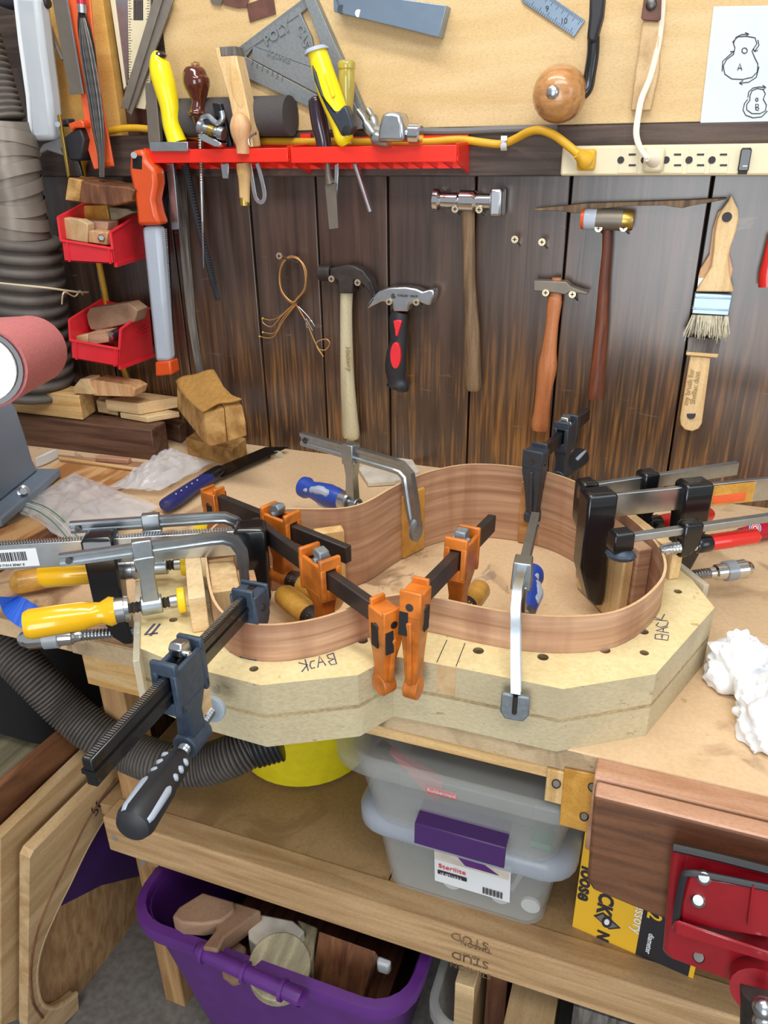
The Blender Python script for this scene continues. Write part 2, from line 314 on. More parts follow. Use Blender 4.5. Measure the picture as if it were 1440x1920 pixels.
MB().bb((W(196, 1555, .57).x, SY, SZ-.062), (.75, SY+.038, SZ+.001))('shelf_rail', 'fir_x', bench, bev=.003, label='lumber rail with an upside-down mill stamp')
MB().bb((-.633, SY+.04, 0), (-.595, SY+.078, B-.065))('leg', 'fir_v', bench, bev=.002)
MB().bb((.60, SY+.04, 0), (.645, SY+.078, B-.065))('leg', 'fir_v', bench, bev=.002)
MB().bb((-.65, -.12, 0), (-.605, -.08, B-.025))('leg', 'fir_v', bench, bev=.002)
MB().bb((-.60, -.36, SZ), (-.44, -.345, B-.025))('end_panel', 'fir_v', bench, label='brown plywood panel under the top')
# ================================================================ MOULD (two halves, two layers each)
HALF = [(-.252, 0), (-.252, .03), (-.250, .06), (-.243, .087), (-.232, .104), (-.212, .116), (-.188, .1215), (-.159, .1205), (-.133, .1135), (-.106, .105), (-.085, .102), (-.068, .106), (-.050, .117), (-.028, .135), (-.007, .151), (.018, .167), (.046, .179), (.077, .186), (.10, .186), (.125, .178), (.15, .164), (.176, .143), (.195, .117), (.207, .087), (.214, .05), (.216, 0)]
hs = crm([V((a, b, 0)) for a, b in HALF], 3)
hs[0].y = hs[-1].y = 0
OUT = [(-.32, 0), (-.32, .063), (-.284, .10), (-.219, .149), (-.135, .159), (-.098, .141), (-.05, .172), (.028, .227), (.115, .231), (.231, .154), (.243, .10), (.243, 0)]
MT_ = 0.069
def resample(pts, n):
    d = [0]
    for i in range(1, len(pts)): d.append(d[-1]+(V(pts[i])-V(pts[i-1])).length)
    out = []
    for k in range(n+1):
        t = d[-1]*k/n; i = max(j for j in range(len(d)-1) if d[j] <= t+1e-9)
        u = (t-d[i])/max(d[i+1]-d[i], 1e-9); out.append(V(pts[i]).lerp(V(pts[i+1]), u))
    return out
def half_solid(sg, h0, h1, grow=0):
    # match outer corners to inner parameters so quads stay regular
    oi = [V((a, b, 0)) for a, b in OUT]; key = [0, 2/60, 7/60, 13/60, 20/60, 25/60, 30/60, 37/60, 44/60, 53/60, 57/60, 1]
    inn = resample(hs, 60); mb = MB(); O = []
    for k in range(61):
        t = k/60; i = max(j for j in range(len(key)-1) if key[j] <= t+1e-9); u = (t-key[i])/(key[i+1]-key[i]); O.append(oi[i].lerp(oi[i+1], u))
    e = .0004*sg
    rings = [[G(a.x, sg*a.y+e, h0), G(o.x, sg*o.y+e, h0), G(o.x, sg*o.y+e, h1), G(a.x, sg*a.y+e, h1)] for a, o in zip(inn, O)]
    return mb.loft(rings)
mould = thing('body_mould', 'thick two-layer particle board mould shaped like a guitar outline, lettered BACK', 'mould', G(0, 0))
HOLES = []
def notch(x, y, r=.0052, out=.006):
    HOLES.append((Q(x, y, MT_), r))
for x, y in [(525, 1228), (572, 1228), (680, 1201), (897, 1220), (1018, 1232), (1134, 1219), (1206, 1184), (518, 1232)]: notch(x, y)
for x, y in [(476, 1254), (1208, 1224), (1271, 1109), (1225, 1128), (325, 1162), (384, 1175), (515, 1234)]: notch(x, y, .0042)
HOLES.pop(0); HOLES.pop()
for sg in (1, -1):
    for h0, h1 in ((0, .0325), (.0365, MT_)):
        o = half_solid(sg, h0, h1)('mould_layer', 'chip_side', mould)
        o.data.materials.append(MT['chip_top'])
        for p in o.data.polygons:
            if p.normal.z > .7: p.material_index = 1
        if sg < 0 and h0 > 0:
            cb = MB()
            for c, r in HOLES: cb.cyl(c-UZ*.02, c+UZ*.01, r, 12)
            cut = cb('cutter', 'chip_seam_hole_shade'); md = o.modifiers.new('holes', 'BOOLEAN'); md.object = cut; md.solver = 'EXACT'
            dg = bpy.context.evaluated_depsgraph_get(); me = bpy.data.meshes.new_from_object(o.evaluated_get(dg))
            o.modifiers.clear(); o.data = me; bpy.data.objects.remove(cut); me.materials.append(MT['chip_seam_hole_shade'])
            for p in me.polygons:
                pc = p.center+ORG[o.name]
                if pc.z < B+MT_-.001 and any((V((pc.x-c.x, pc.y-c.y, 0))).length < r*1.02 for c, r in HOLES): p.material_index = 2  # hole walls take the dark seam tone: painted shade, so holes look deep
            me.shade_flat()
    half_solid(sg, .0325, .0365)('glue_line', 'chip_seam_hole_shade', mould)
ins = [Q(820, 1253, MT_), Q(855, 1252, MT_), Q(870, 1207, MT_), Q(835, 1199, MT_)]
P0 = W(854, 1250, .608+0); 
lb = strokes([[(855, 1250), (872, 1206)], [(819, 1242), (838, 1200)]], Q, MT_, .0007, UZ, .0003)('joint_line', 'cast_iron', mould)
ia, ib = G(-.072, -.1592, .0365), G(-.052, -.1709, .0365)
ia, ib = Q(817, 1243, MT_), Q(855, 1251, MT_); on_ = (ib-ia).normalized(); oo = V((on_.y, -on_.x, 0))
MB().ext([p-UZ*.0005 for p in (ia-oo*.004, ib-oo*.004, ib+oo*.0012, ia+oo*.0012)], -UZ*.0310)('spliced_piece', 'birch_ply', mould, label='darker piece spliced into the rim')
q = Q(1229, 1078, MT_)
BK1 = [[(625,1228),(632,1250)],[(624,1240),(632,1240),(629,1251),(618,1246)],[(618,1246),(617,1233),(622,1228)],[(610,1230),(598,1250)],[(598,1250),(590,1236)],[(603,1242),(594,1244)],[(588,1244),(584,1236),(577,1238),(577,1246),(583,1249)],[(572,1240),(577,1257)],[(563,1244),(574,1249)],[(574,1249),(566,1259)]]
BK1 = [[(625,1225),(631,1245),(621,1247),(616,1241),(626,1236),(616,1235),(613,1229),(625,1225)],[(611,1248),(599,1231),(596,1252)],[(606,1241),(598,1243)],[(591,1252),(584,1254),(581,1248),(583,1241),(590,1239)],[(572,1237),(578,1258)],[(560,1243),(576,1247),(566,1260)]]
strokes(BK1, Q, MT_, .0011, UZ)('lettering', 'blue_ink', mould, label='BACK handwritten at the narrow end')
BK2 = [[(1228,1198),(1252,1201),(1254,1192),(1243,1190),(1241,1199),(1240,1189),(1229,1190),(1228,1198)],[(1254,1187),(1230,1183),(1252,1176)],[(1243,1185),(1244,1178)],[(1235,1168),(1230,1173),(1238,1177),(1250,1174),(1253,1167)],[(1227,1162),(1252,1165)],[(1246,1152),(1240,1163),(1228,1158)]]
strokes(BK2, Q, MT_, .0009, UZ)('lettering', 'blue_ink', mould, label='BACK handwritten at the wide end')
strokes([[(1227,1064),(1275,1062)],[(1240,1070),(1275,1066)]], Q, MT_, .002, UZ)('alignment_mark', 'blue_ink', mould)
strokes([[(290,1170),(272,1190),(296,1187)],[(300,1170),(282,1192)]], Q, MT_+.0005, .002, UZ)('alignment_mark', 'blue_ink', mould)
# acrylic end plates
for s_, n0, n1 in ((-.326, -.088, .062), (.2435, -.12, .12)):
    mb = MB(); mb.loft([[G(s_, n0, .001), G(s_+.006, n0, .001), G(s_+.006, n0, .073), G(s_, n0, .073)], [G(s_, n1, .001), G(s_+.006, n1, .001), G(s_+.006, n1, .073), G(s_, n1, .073)]])
    mb('end_plate', 'acrylic', mould, label='clear acrylic strip at the end', bev=.0008)
# ================================================================ GUITAR SIDES
sides = thing('guitar_sides', 'bent tan wood guitar sides standing on edge inside the mould', 'guitar sides', G(0, 0))
full = resample(hs, 70); loop = [(p.x, -p.y) for p in full]+[(p.x, p.y) for p in full[::-1][1:-1]]
for sg in (1, -1):
    rr = []; pts = full
    for i, p in enumerate(pts):
        t = (pts[min(i+1, 70)]-pts[max(i-1, 0)]).normalized(); nn = V((t.y, -t.x, 0))
        if i in (0, 70): nn = V((1 if i == 0 else -1, 0, 0))
        q = p+nn*.0026; q.y = max(q.y, 0)
        rr.append([G(p.x, sg*p.y, .001), G(q.x, sg*q.y, .001), G(q.x, sg*q.y, .108), G(p.x, sg*p.y, .108)])
    o = MB().loft(rr)('side', 'side_wood', sides, ang=60); o.data.materials.append(MT['side_edge'])
    for p in o.data.polygons:
        if p.normal.z > .7: p.material_index = 1
# ================================================================ CLAMPS
def screw(mb, p0, p1, r, pitch=.0035, seg=12):
    n = max(3, int((V(p1)-V(p0)).length/pitch)); prof = []
    for i in range(n): prof += [(i/n, r*.78), ((i+.5)/n, r)]
    return mb.lathe(p0, p1, prof+[(1, r*.78)], seg)
WOODH = [(0, .55), (.02, .8), (.08, .88), (.3, .95), (.6, 1), (.9, .95), (.97, .8), (1, .45)]
YELH = [(0, .9), (.06, 1), (.16, .72), (.26, .80), (.36, .95), (.6, .98), (.93, 1), (.99, .85), (1, .5)]
BLUH = [(0, .72), (.1, .85), (.35, 1.0), (.6, .86), (.76, .72), (.88, .95), (.97, .9), (1, .5)]
BLKH = [(0, .5), (.04, .68), (.12, .82), (.4, .84), (.46, .92), (.9, 1), (.97, .85), (1, .5)]
def casthead(mb, H, dr, dn, sd, L, wt=.024, foot=True, wide=1.0, up=.012):
    """cast fixed jaw: body round the bar, ribbed leg tapering to a foot; dr points along the bar, away from the work side"""
    a = H+dr*.0
    def ring(h, x0, x1, w): return [a-dn*h+dr*x0-sd*w/2, a-dn*h+dr*x1-sd*w/2, a-dn*h+dr*x1+sd*w/2, a-dn*h+dr*x0+sd*w/2]
    mb.loft([ring(up, -.012, -.008, wt), ring(up*.9, -.012, .012, wt), ring(-.016, -.012, .012, wt), ring(-.024, -.012, .011, wt*.9), ring(-L*.55, -.011, .006, wt*.72), ring(-L*.85, -.012, .004, wt*.55)])
    for k_, hh in ((-.0105, up+.006), (.0105, up+.002)): mb.beam(a+dr*k_-dn*(-.010), a+dr*k_-dn*hh, wt*(1.04 if k_ > 0 else .8), .004, dr)
    mb.beam(a+dr*.0115+dn*.014, a+dr*.0045+dn*L*.84, .005, .005, dr)
    if foot:
        c = a+dn*(L*.93)-dr*.004; mb.cyl(c-sd*wt*.34, c+sd*wt*.34, .0105, 14)
def fclamp(label, H, E, sl, arm, L, cast, barm, bw, bh, hm, hr, hl, hprof, tip, group=None, wt=.026, lev='grey_cast', gap=.012, hdir=None, ferr='dark_steel', pad=None, name='bar_clamp', dn=-UZ, serr=False):
    H, E = V(H), V(E); dr = (E-H).normalized(); sd = dr.cross(dn).normalized(); dn = sd.cross(dr)*1.0
    if dn.z > 0: dn = -dn
    t = thing(name, label, 'clamp', H+dn*L, group)
    mb = MB(); mb.beam(H-dr*.012, E, bw, bh, -dn)
    b = mb('bar', barm, t, bev=.0012)
    if serr:
        sb = MB(); n = int((E-H).length/.0022)
        for i in range(n): sb.beam(H-dn*(bh/2)+dr*(i*.0022+.0004), H-dn*(bh/2)+dr*(i*.0022+.0015), bw*.55, .0014, -dn)
        sb('serration', 'steel', b, kind='stuff')
        MB().beam(H-dr*.01, E+dr*.0005, bw*1.35, bh*.16, -dn)('bar_flange', barm, b); 
    m2 = MB(); casthead(m2, H, -dr, dn, sd, L, wt); hd = m2('fixed_jaw', cast, t, bev=.0018)
    rv = MB(); rv.cyl(H-sd*(wt/2+.001)+dn*.004, H+sd*(wt/2+.001)+dn*.004, .0035, 12)
    rv.cyl(H-dr*.013+dn*.0, H-dr*.0115+dn*.0, .0035, 12)
    rv('rivet', 'dark_steel', hd)
    if cast == 'orange_cast':
        MB().box(H+sd*(wt/2+.0004)+dn*.014+dr*.002, (.009, .0016, .022), (dr, sd, dn)).box(H-sd*(wt/2+.0004)+dn*.014+dr*.002, (.009, .0016, .022), (dr, sd, dn)).box(H-dr*.0125+sd*.005+dn*.016, (.0016, .008, .022), (dr, sd, dn))('jaw_rubber', 'black_matte', hd, bev=.0004)
    Sp = H+dr*sl; mb = MB(); Lb = .036
    for s_ in (-1, 1): mb.beam(Sp-dr*Lb/2+sd*s_*(bw/2+.004), Sp+dr*Lb/2+sd*s_*(bw/2+.004), .0045, bh+.012, -dn)
    mb.beam(Sp+dn*(bh/2+.005)-dr*Lb/2, Sp+dn*(bh/2+.005)+dr*Lb/2, bw+.012, .006, -dn)
    for k in (-1, 1): # end walls standing proud of the bar
        c = Sp+dr*(k*Lb/2); mb.beam(c-dn*(bh/2+.001), c-dn*(bh/2+.013), bw+.014, .005, dr); mb.beam(c+dn*(bh/2), c+dn*(bh/2+.012), bw+.014, .005, dr)
        for s_ in (-1, 1): mb.beam(c+sd*s_*(bw/2+.004)-dn*(bh/2+.004), c+sd*s_*(bw/2+.004)+dn*(bh/2+.01), .006, .006, dr)
    Bs = Sp+dn*arm
    mb.loft([[Sp+dn*(bh/2+.006)+dr*x+sd*y for x, y in ((-.014, -.011), (.016, -.011), (.016, .011), (-.014, .011))], [Sp+dn*arm*.6+dr*x+sd*y for x, y in ((-.012, -.007), (.006, -.007), (.006, .007), (-.012, .007))], [Bs+dr*x+sd*y for x, y in ((-.012, -.008), (.006, -.008), (.006, .008), (-.012, .008))]])
    mb.cyl(Bs-dr*.016, Bs+dr*.010, .011, 16)
    sj = mb('sliding_jaw', cast, t, bev=.0015)
    lv = MB(); c0 = Sp-dn*(bh/2+.008)-dr*.004
    lv.loft([[c0+dr*x-dn*z_+sd*s_*.0055 for x, z_ in ((-.008, -.003), (.004, -.003), (.008, .006), (.004, .010), (-.006, .008))] for s_ in (-1, 1)])
    lv.cyl(c0-sd*.009+dn*.001, c0+sd*.009+dn*.001, .003, 10)
    lv('release_lever', lev, sj, bev=.0012)
    sc = MB(); hd_ = (hdir or dr).normalized() if hdir else dr
    screw(sc, Bs-hd_*tip, Bs+hd_*gap, .0052); s1 = sc('screw', 'steel', t)
    if pad:
        MB().lathe(Bs-hd_*(tip+.006), Bs-hd_*(tip-.002), [(0, .011), (.2, .0125), (.75, .0125), (1, .007)], 20)('pad', pad, s1, bev=.0006)
    hp = MB().lathe(Bs+hd_*gap, Bs+hd_*(gap+hl), [(a, r*hr) for a, r in hprof], 24)('handle', hm, t)
    if ferr: MB().lathe(Bs+hd_*(gap-.006), Bs+hd_*(gap+.016), [(0, hr*.55), (.15, hr*.82), (.9, hr*.95), (1, hr*.9)], 20)('ferrule', ferr, hp)
    return t, H, dr, sd, dn, Bs, hd_, hp
GO = 'orange cast bar clamps'
P = on(Q(712, 1170, .125), V((.17, -.112, 0)), 588, 1072); H = Q(722, 1160, .125)
fclamp('orange bar clamp whose big foot hangs left of the other at the notch', H, Q(478, 985, .12), (P-H).length, .062, .074, 'orange_cast', 'bar_brown', .009, .019, 'ochre', .0135, .072, WOODH, .02, GO, wt=.019)
H = Q(402, 937, .118); E = Q(654, 1040, .118); P = on(H, E-H, 527, 990)
fclamp('orange bar clamp at the far side of the narrow end, bar crossing the guitar body', H, E, (P-H).length, .062, .10, 'orange_cast', 'bar_brown', .009, .019, 'ochre', .0135, .070, WOODH, .035, GO, wt=.019)
H = Q(779, 1128, .144); E = Q(922, 980, .124); P = on(H, E-H, 868, 1040)
fclamp('orange bar clamp with its bar pointing straight back over the wide bout', H, E, (P-H).length, .068, .092, 'orange_cast', 'bar_brown', .009, .019, 'ochre', .0125, .062, WOODH, .02, GO, wt=.019)
# slate blue clamp in front
H = V((-.3205, -.646, B+.123)); E = V((-.3165, -.866, B+.123)); tipP = W(405, 1312, .692)
t, H, dr, sd, dn, Bs, hv, hp = fclamp('blue grey bar clamp at the near left, its black grip hanging off the mould', H, E, .112, .064, .062, 'blue_grey', 'black_gloss', .0085, .023, 'rubber', .0145, .078, BLKH, .040, lev='steel', gap=.020, hdir=W(250, 1540, .84)-tipP, ferr=None, pad='pad_grey', serr=True)
MB().beam(Bs-dr*.02-dn*.03, Bs-dr*.02-dn*.012, .008, .018, dr)('guide_block', 'maple', t)
def inlay(hp, p0, ax, r, spans, up, mat, w=.0075):
    """soft grip inlays lying on the handle surface"""
    for (a, b, ang) in spans:
        tt, s1, u1 = frame(ax, up); o = s1*math.sin(ang)+u1*math.cos(ang)
        c0 = p0+ax*a+o*r; c1 = p0+ax*b+o*r
        MB().lathe(c0, c1, [(0, w*.3), (.5*w/max((b-a), w), w*.48), (1-.5*w/max((b-a), w), w*.48), (1, w*.3)], 10)('grip_inlay', mat, hp)
h0 = Bs+hv*.020
inlay(hp, h0, hv, .0118, [(.040, .074, 1.15), (.040, .074, -.5)], UZ, 'light_grey')
inlay(hp, h0, hv, .0097, [(.009, .014, 1.15), (.017, .023, 1.15), (.026, .032, 1.15), (.010, .015, -.5), (.018, .024, -.5), (.027, .033, -.5)], UZ, 'light_grey', .0085)
# black clamp over the far rim
H = V((-.139, -.236, B+.128)); E = V((-.099, -.035, B+.128)); P = on(H, E-H, 1062, 815)
t, H, dr, sd, dn, Bs, hv, hp = fclamp('dark slate bar clamp over the far rim near the plank wall', H, E, (P-H).length, .062, .088, 'slate', 'black_gloss', .008, .018, 'rubber', .014, .075, BLKH, .02, lev='steel', gap=.012, ferr=None)
inlay(hp, Bs+hv*.012, hv, .0115, [(.030, .070, .9), (.030, .070, -.6), (.008, .014, .9), (.016, .022, .9)], UZ, 'light_grey', .006)
MB().box(H+dn*.088+dr*.016, (.018, .006, .02))('jaw_pad', 'grey_pad_clear', t, bev=.001)
# ---- L-shaped light clamps: bent rail, sliding arm, screw
SECT = [(-.0045, -.010), (.0045, -.010), (.0045, -.005), (.0018, -.003), (.0018, .003), (.0045, .005), (.0045, .010), (-.0045, .010), (-.0045, .005), (-.0018, .003), (-.0018, -.003), (-.0045, -.005)]
def lclamp(label, E, H, drop, sl, arm, hm, hr, hl, hprof, tip, group, pad=None, gap=.012, sec=.9, drop_end=None, hcap='steel', flatpad=True, shoe=False):
    E, H = V(E), V(H); dr = (E-H).normalized(); sd = dr.cross(-UZ).normalized(); dn = -UZ
    t = thing('rail_clamp', label, 'clamp', H-UZ*drop, group)
    D = V(drop_end) if drop_end else H-dr*.016+dn*drop
    path = [E, E+(H-E)*.33, E+(H-E)*.66, H+dr*.012]
    k = H-dr*.016
    path += [H+dn*.0008, H-dr*.010+dn*.006, k+dn*.018] if not drop_end else [H+dn*.001, H.lerp(D, .12)-dr*.008+dn*.0]
    path += [path[-1].lerp(D, .3), path[-1].lerp(D, .65), D]
    s2 = [(x*sec, y*sec) for x, y in SECT]
    r = MB(); pts = [V(p) for p in path]; rings = []
    for i, p in enumerate(pts):
        tg = (pts[min(i+1, len(pts)-1)]-pts[max(i-1, 0)]).normalized(); u = sd.cross(tg).normalized()
        rings.append([p+sd*x+u*y*(1 if i < 8 else .8) for x, y in s2])
    r.loft(rings); rail = r('rail', 'zinc', t)
    MB().cyl(E-dr*.008-sd*.005, E-dr*.008+sd*.005, .003, 12)('rail_hole', 'dark_steel', rail)
    if shoe:
        c = D+dn*.010-dr*.001; ow = [(-.012, .010), (.012, .010), (.0125, -.010), (.008, -.017), (-.008, -.017), (-.0125, -.010)]
        sp = MB().ext([c-dr*.004+sd*x+UZ*y for x, y in ow], dr*.005)('shoe', 'grey_cast', rail, bev=.0015)
        MB().tube([c-dr*.0042+UZ*.010, c-dr*.0048-UZ*.008], .0022, 8)('shoe_groove', 'dark_steel', t)
    elif flatpad:
        c = D+dn*.006
        MB().lathe(c-dr*.005, c+dr*.001, [(0, .009), (.3, .0115), (1, .0115)], 20, 1.35)('swivel_pad', 'grey_cast', rail)
    Sp = H+dr*sl; m = MB(); b2 = .0245*sec/2
    m.loft([[Sp+dr*x+sd*a*(b2-.003)+dn*y for a, y in ((-1, -b2-.002), (1, -b2-.002), (1.15, b2), (1.15, b2+.004), (-1.15, b2+.004), (-1.15, b2))] for x in (-.009, .009)])
    Bs = Sp+dn*arm+dr*.0
    m.loft([[Sp+dn*b2+dr*x+sd*y for x, y in ((-.010, -.006), (.010, -.006), (.010, .006), (-.010, .006))], [Sp+dn*(arm*.45)+dr*x+sd*y for x, y in ((-.007, -.005), (.007, -.005), (.007, .005), (-.007, .005))], [Bs+dr*x+sd*y for x, y in ((-.008, -.006), (.008, -.006), (.008, .006), (-.008, .006))]])
    m.cyl(Bs-dr*.010, Bs+dr*.010, .0095, 16)
    sj = m('sliding_arm', 'zinc', t, bev=.001)
    sc = MB(); screw(sc, Bs-dr*tip, Bs+dr*gap, .0058); s1 = sc('screw', 'dark_steel', t)
    if pad:
        MB().cyl(Bs-dr*(tip-.001), Bs-dr*(tip-.008), .006, 12)('swivel', 'steel', s1)
        MB().lathe(Bs-dr*(tip+.007), Bs-dr*(tip-.001), [(0, .0115), (.15, .0125), (.85, .0125), (1, .0115)], 24)('pad', pad, s1, bev=.0006)
    hp = MB().lathe(Bs+dr*gap, Bs+dr*(gap+hl), [(a, q*hr) for a, q in hprof], 24)('handle', hm, t)
    MB().lathe(Bs+dr*(gap-.014), Bs+dr*(gap+.003), [(0, hr*.5), (.08, hr*.86), (.3, hr*.9), (.34, hr*.82), (1, hr*.84)], 20)('ferrule', hcap, hp)
    return t, Bs, dr, hp, sd
GZ = 'light rail clamps with yellow grips'
E = G(-.380, .070, .140); H = G(-.226, .044, .142)
lclamp('light rail clamp with yellow grip, farther of the two at the left end', E, H, .05, .075, .052, 'yellow', .0145, .088, YELH, .025, GZ, 'pad_yellow', gap=.034, flatpad=False, sec=.6)
E = G(-.380, -.021, .150); H = G(-.232, -.018, .150)
lclamp('light rail clamp with yellow grip, nearer of the two at the left end', E, H, .05, .075, .062, 'yellow', .0145, .082, YELH, .025, GZ, 'pad_yellow', gap=.034, flatpad=False, sec=.6)
E = Q(566, 822, .128); H = Q(752, 876, .128)
Et = on(H, E-H, 658, 850)
t, Bs, dr, hp, sd = lclamp('silver rail clamp at the waist, reaching over the far rim onto a waxy wood caul', E, H, .066, (Et-H).length, .073, 'blue', .0162, .080, BLUH, .03, None, gap=.016, drop_end=Q(779, 985, .062))
def swirl(hp, Bs, dr, g, hl, hr):
    tt, s1, u1 = frame(dr, UZ)
    for ang in (.9, 2.9, 5.1):
        path = [Bs+dr*(g+hl*f)+(s1*math.sin(ang+da)+u1*math.cos(ang+da))*(hr*k) for f, da, k in ((.1, .1, .60), (.25, .0, .68), (.42, -.1, .72), (.6, .1, .60), (.72, .35, .46), (.9, .5, .66))]
        MB().tube(path, [.003, .0062, .0068, .0058, .0045, .004], 10, sub=4)('grip_inlay', 'light_grey', hp)
swirl(hp, Bs, dr, .016, .080, .0168)
E = Q(1003, 975, .135); H = Q(970, 1112, .135); P = on(H, E-H, 980, 1072)
D = W(968, 1298, .618)
t, Bs, dr, hp, sd = lclamp('silver rail clamp bowed down over the near rim, flat shoe on the mould front', E, H, .09, (P-H).length, .072, 'blue', .0145, .088, BLUH, .03, None, gap=.040, drop_end=D, sec=.9, shoe=True)
swirl(hp, Bs, dr, .040, .088, .0145)
# ---- big black jawed clamps on the axis
def bigclamp(label, H, E, sl, bh, jl, jw, jm, hm, barm='steel', hdl='rod', group=None, jd=.034, name='bar_clamp', arm=None, bw=.006, hr=.0115, hl=.06, lab=None):
    H, E = V(H), V(E); dr = (E-H).normalized(); sd = dr.cross(-UZ).normalized(); dn = -UZ
    t = thing(name, label, 'clamp', H-UZ*jl, group)
    b = MB().beam(H-dr*.01, E, bw, bh, UZ)('bar', barm, t, bev=.0008)
    def jaw(c, k, ln, nm):
        # k: which way the working face looks (+1 towards E)
        r = lambda h, a0, a1, w: [c+dn*h+dr*x+sd*y for x, y in ((a0, -w/2), (a1, -w/2), (a1, w/2), (a0, w/2))]
        m = MB(); top = -bh/2-.006
        m.loft([r(top, -jd*.40, jd*.40, jw*.8), r(top+.004, -jd/2, jd/2, jw), r(bh/2+.006, -jd/2, jd/2, jw), r(ln*.55, -jd*(.5 if k > 0 else .42), jd*(.5 if k < 0 else .42), jw*.9), r(ln*.9, -jd*(.1 if k > 0 else .5), jd*(.5 if k > 0 else .1), jw*.8), r(ln, jd*(.2 if k > 0 else -.5), jd*(.5 if k > 0 else -.2), jw*.7)])
        return m(nm, jm, t, bev=.0025)
    jaw(H, 1, jl, 'fixed_jaw')
    Sp = H+dr*sl; al = arm or jl*.8; sj = jaw(Sp, -1, al, 'sliding_jaw'); Bs = Sp+dn*(al-.010)
    sc = MB(); screw(sc, Bs-dr*(jd/2+.012), Bs+dr*(jd/2+.022), .0065); s1 = sc('screw', 'steel', t)
    MB().lathe(Bs-dr*(jd/2+.02), Bs-dr*(jd/2+.008), [(0, .003), (.3, .009 if hdl == 'rod' else .006), (1, .006)], 16)('screw_tip', 'steel', s1)
    h0 = Bs+dr*(jd/2+(.022 if hdl == 'rod' else .004))
    if hdl == 'rod':
        hp = MB().lathe(h0, h0+dr*hl, [(0, .006), (.12, .007), (.16, hr*.8), (.9, hr), (1, hr*.7)], 20)('handle', 'chrome', t)
        MB().lathe(h0+dr*hl*.38, h0+dr*hl*.66, [(0, hr*.9), (.05, hr*1.04), (.95, hr*1.06), (1, hr*.9)], 20)('grip_band', 'grey_pad_clear', hp)
        MB().sphere(h0+dr*hl*.98, hr*.75, 12)('handle_cap', 'chrome', hp)
    else:
        hp = MB().lathe(h0, h0+dr*hl, [(0, hr*.7), (.05, hr), (.5, hr*1.05), (.95, hr*.95), (1, hr*.6)], 20)('handle', hm, t)
        MB().lathe(h0-dr*.006, h0+dr*.012, [(0, hr*.9), (.15, hr*1.12), (.85, hr*1.12), (1, hr)], 16)('ferrule', jm, hp)
    return t, b, H, dr, sd, Bs
t, b, H, dr, sd, Bs = bigclamp('large black jawed bar clamp with wide bright bar at the right end', G(.160, -.036, .137), G(.48, -.056, .137), .112, .027, .122, .024, 'black_gloss', None, arm=.112, jd=.034, hl=.05)
MB().box(H-UZ*.106+dr*.021, (.005, .016, .028), (dr, sd, UZ))('jaw_pad', 'grey_pad_clear', t, bev=.001)
MB().box(G(.318, -.0468, .137)-sd*.0034, (.052, .0004, .024), (dr, sd, UZ))('sticker', 'ochre', b)
MB().box(G(.314, -.0466, .132)-sd*.0038, (.040, .0004, .010), (dr, sd, UZ))('sticker', 'orange_sleeve', b)
t, b, H, dr, sd, Bs = bigclamp('large black jawed bar clamp with serrated bar and barcode at the left end', G(-.203, .020, .122), G(-.56, .082, .120), .150, .028, .112, .028, 'black_gloss', None, arm=.110, jd=.032)
sb = MB(); n = 120
for i in range(n): c = H+dr*(.02+i*.0028)+UZ*.0155; sb.beam(c, c+dr*.0016, .0055, .0018, UZ)
sb('serration', 'steel', b, kind='stuff')
lab_c = on(H-UZ*.0+sd*0, dr, 25, 1050); sg = 1 if sd.y < 0 else -1; nf = sd*sg
MB().box(lab_c+nf*.0034-UZ*.001, (.05, .0003, .020), (dr, sd, UZ))('barcode_label', 'white', b)
bc = MB(); random.seed(3); x = -.014
while x < .019:
    wd = random.choice((.0004, .0008, .0012)); bc.box(lab_c+nf*.0038+dr*x+UZ*.001, (wd, .0002, .010), (dr, sd, UZ)); x += wd+random.choice((.0005, .0009))
bc('barcode', 'ink', b)
text('0 71514 30461 0', 'barcode_digits', lab_c+nf*.0038-UZ*.0095-dr*(-.014), dr*-1, UZ, .0036, 'ink', b)
GR = 'black clamps with red grips at the right end'
bigclamp('black clamp with red grip behind the large black clamp at the right end', G(.165, -.002, .140), G(.365, .006, .140), .078, .016, .06, .020, 'black_gloss', 'red_handle', 'zinc', 'grip', GR, .020, arm=.066, hr=.0090, hl=.085, bw=.007)
bigclamp('black clamp with red grip nearest the viewer at the right end', G(.152, -.098, .130), G(.42, -.104, .132), .078, .008, .020, .016, 'black_gloss', 'red_handle', 'zinc', 'grip', GR, .022, arm=.030, hr=.0085, hl=.07, bw=.008)
# ================================================================ CAULS AND BLOCKS
def block(name, label, pts, h0, h1, m, cat='block', group=None, bev=.001, parent=None):
    mb = MB(); mb.loft([[p+UZ*(B+h0-p.z) for p in pts], [p+UZ*(B+h1-p.z) for p in pts]]); return mb(name, m, parent, label, cat, group, bev=bev)
def gb(s0, s1, n0, n1): return [G(s0, n0), G(s1, n0), G(s1, n1), G(s0, n1)]
block('wood_caul', 'pale wooden caul outside the left end, pressed by the two yellow pads', gb(-.2715, -.2555, -.052, .056), .0695, .108, 'maple')
t = thing('end_block', 'laminated wooden neck block inside the narrow end of the body', 'block', G(-.23, 0))
block('lamination', None, gb(-.249, -.222, -.034, .034), .002, .035, 'jaw_wood', None, parent=t)
block('lamination', None, gb(-.249, -.222, -.034, .034), .0352, .068, 'scrap_tan', None, parent=t)
block('lamination', None, gb(-.249, -.222, -.034, .034), .0682, .100, 'maple_v', None, parent=t)
block('tenon', None, gb(-.2215, -.204, -.014, .014), .002, .096, 'beech', None, parent=t)
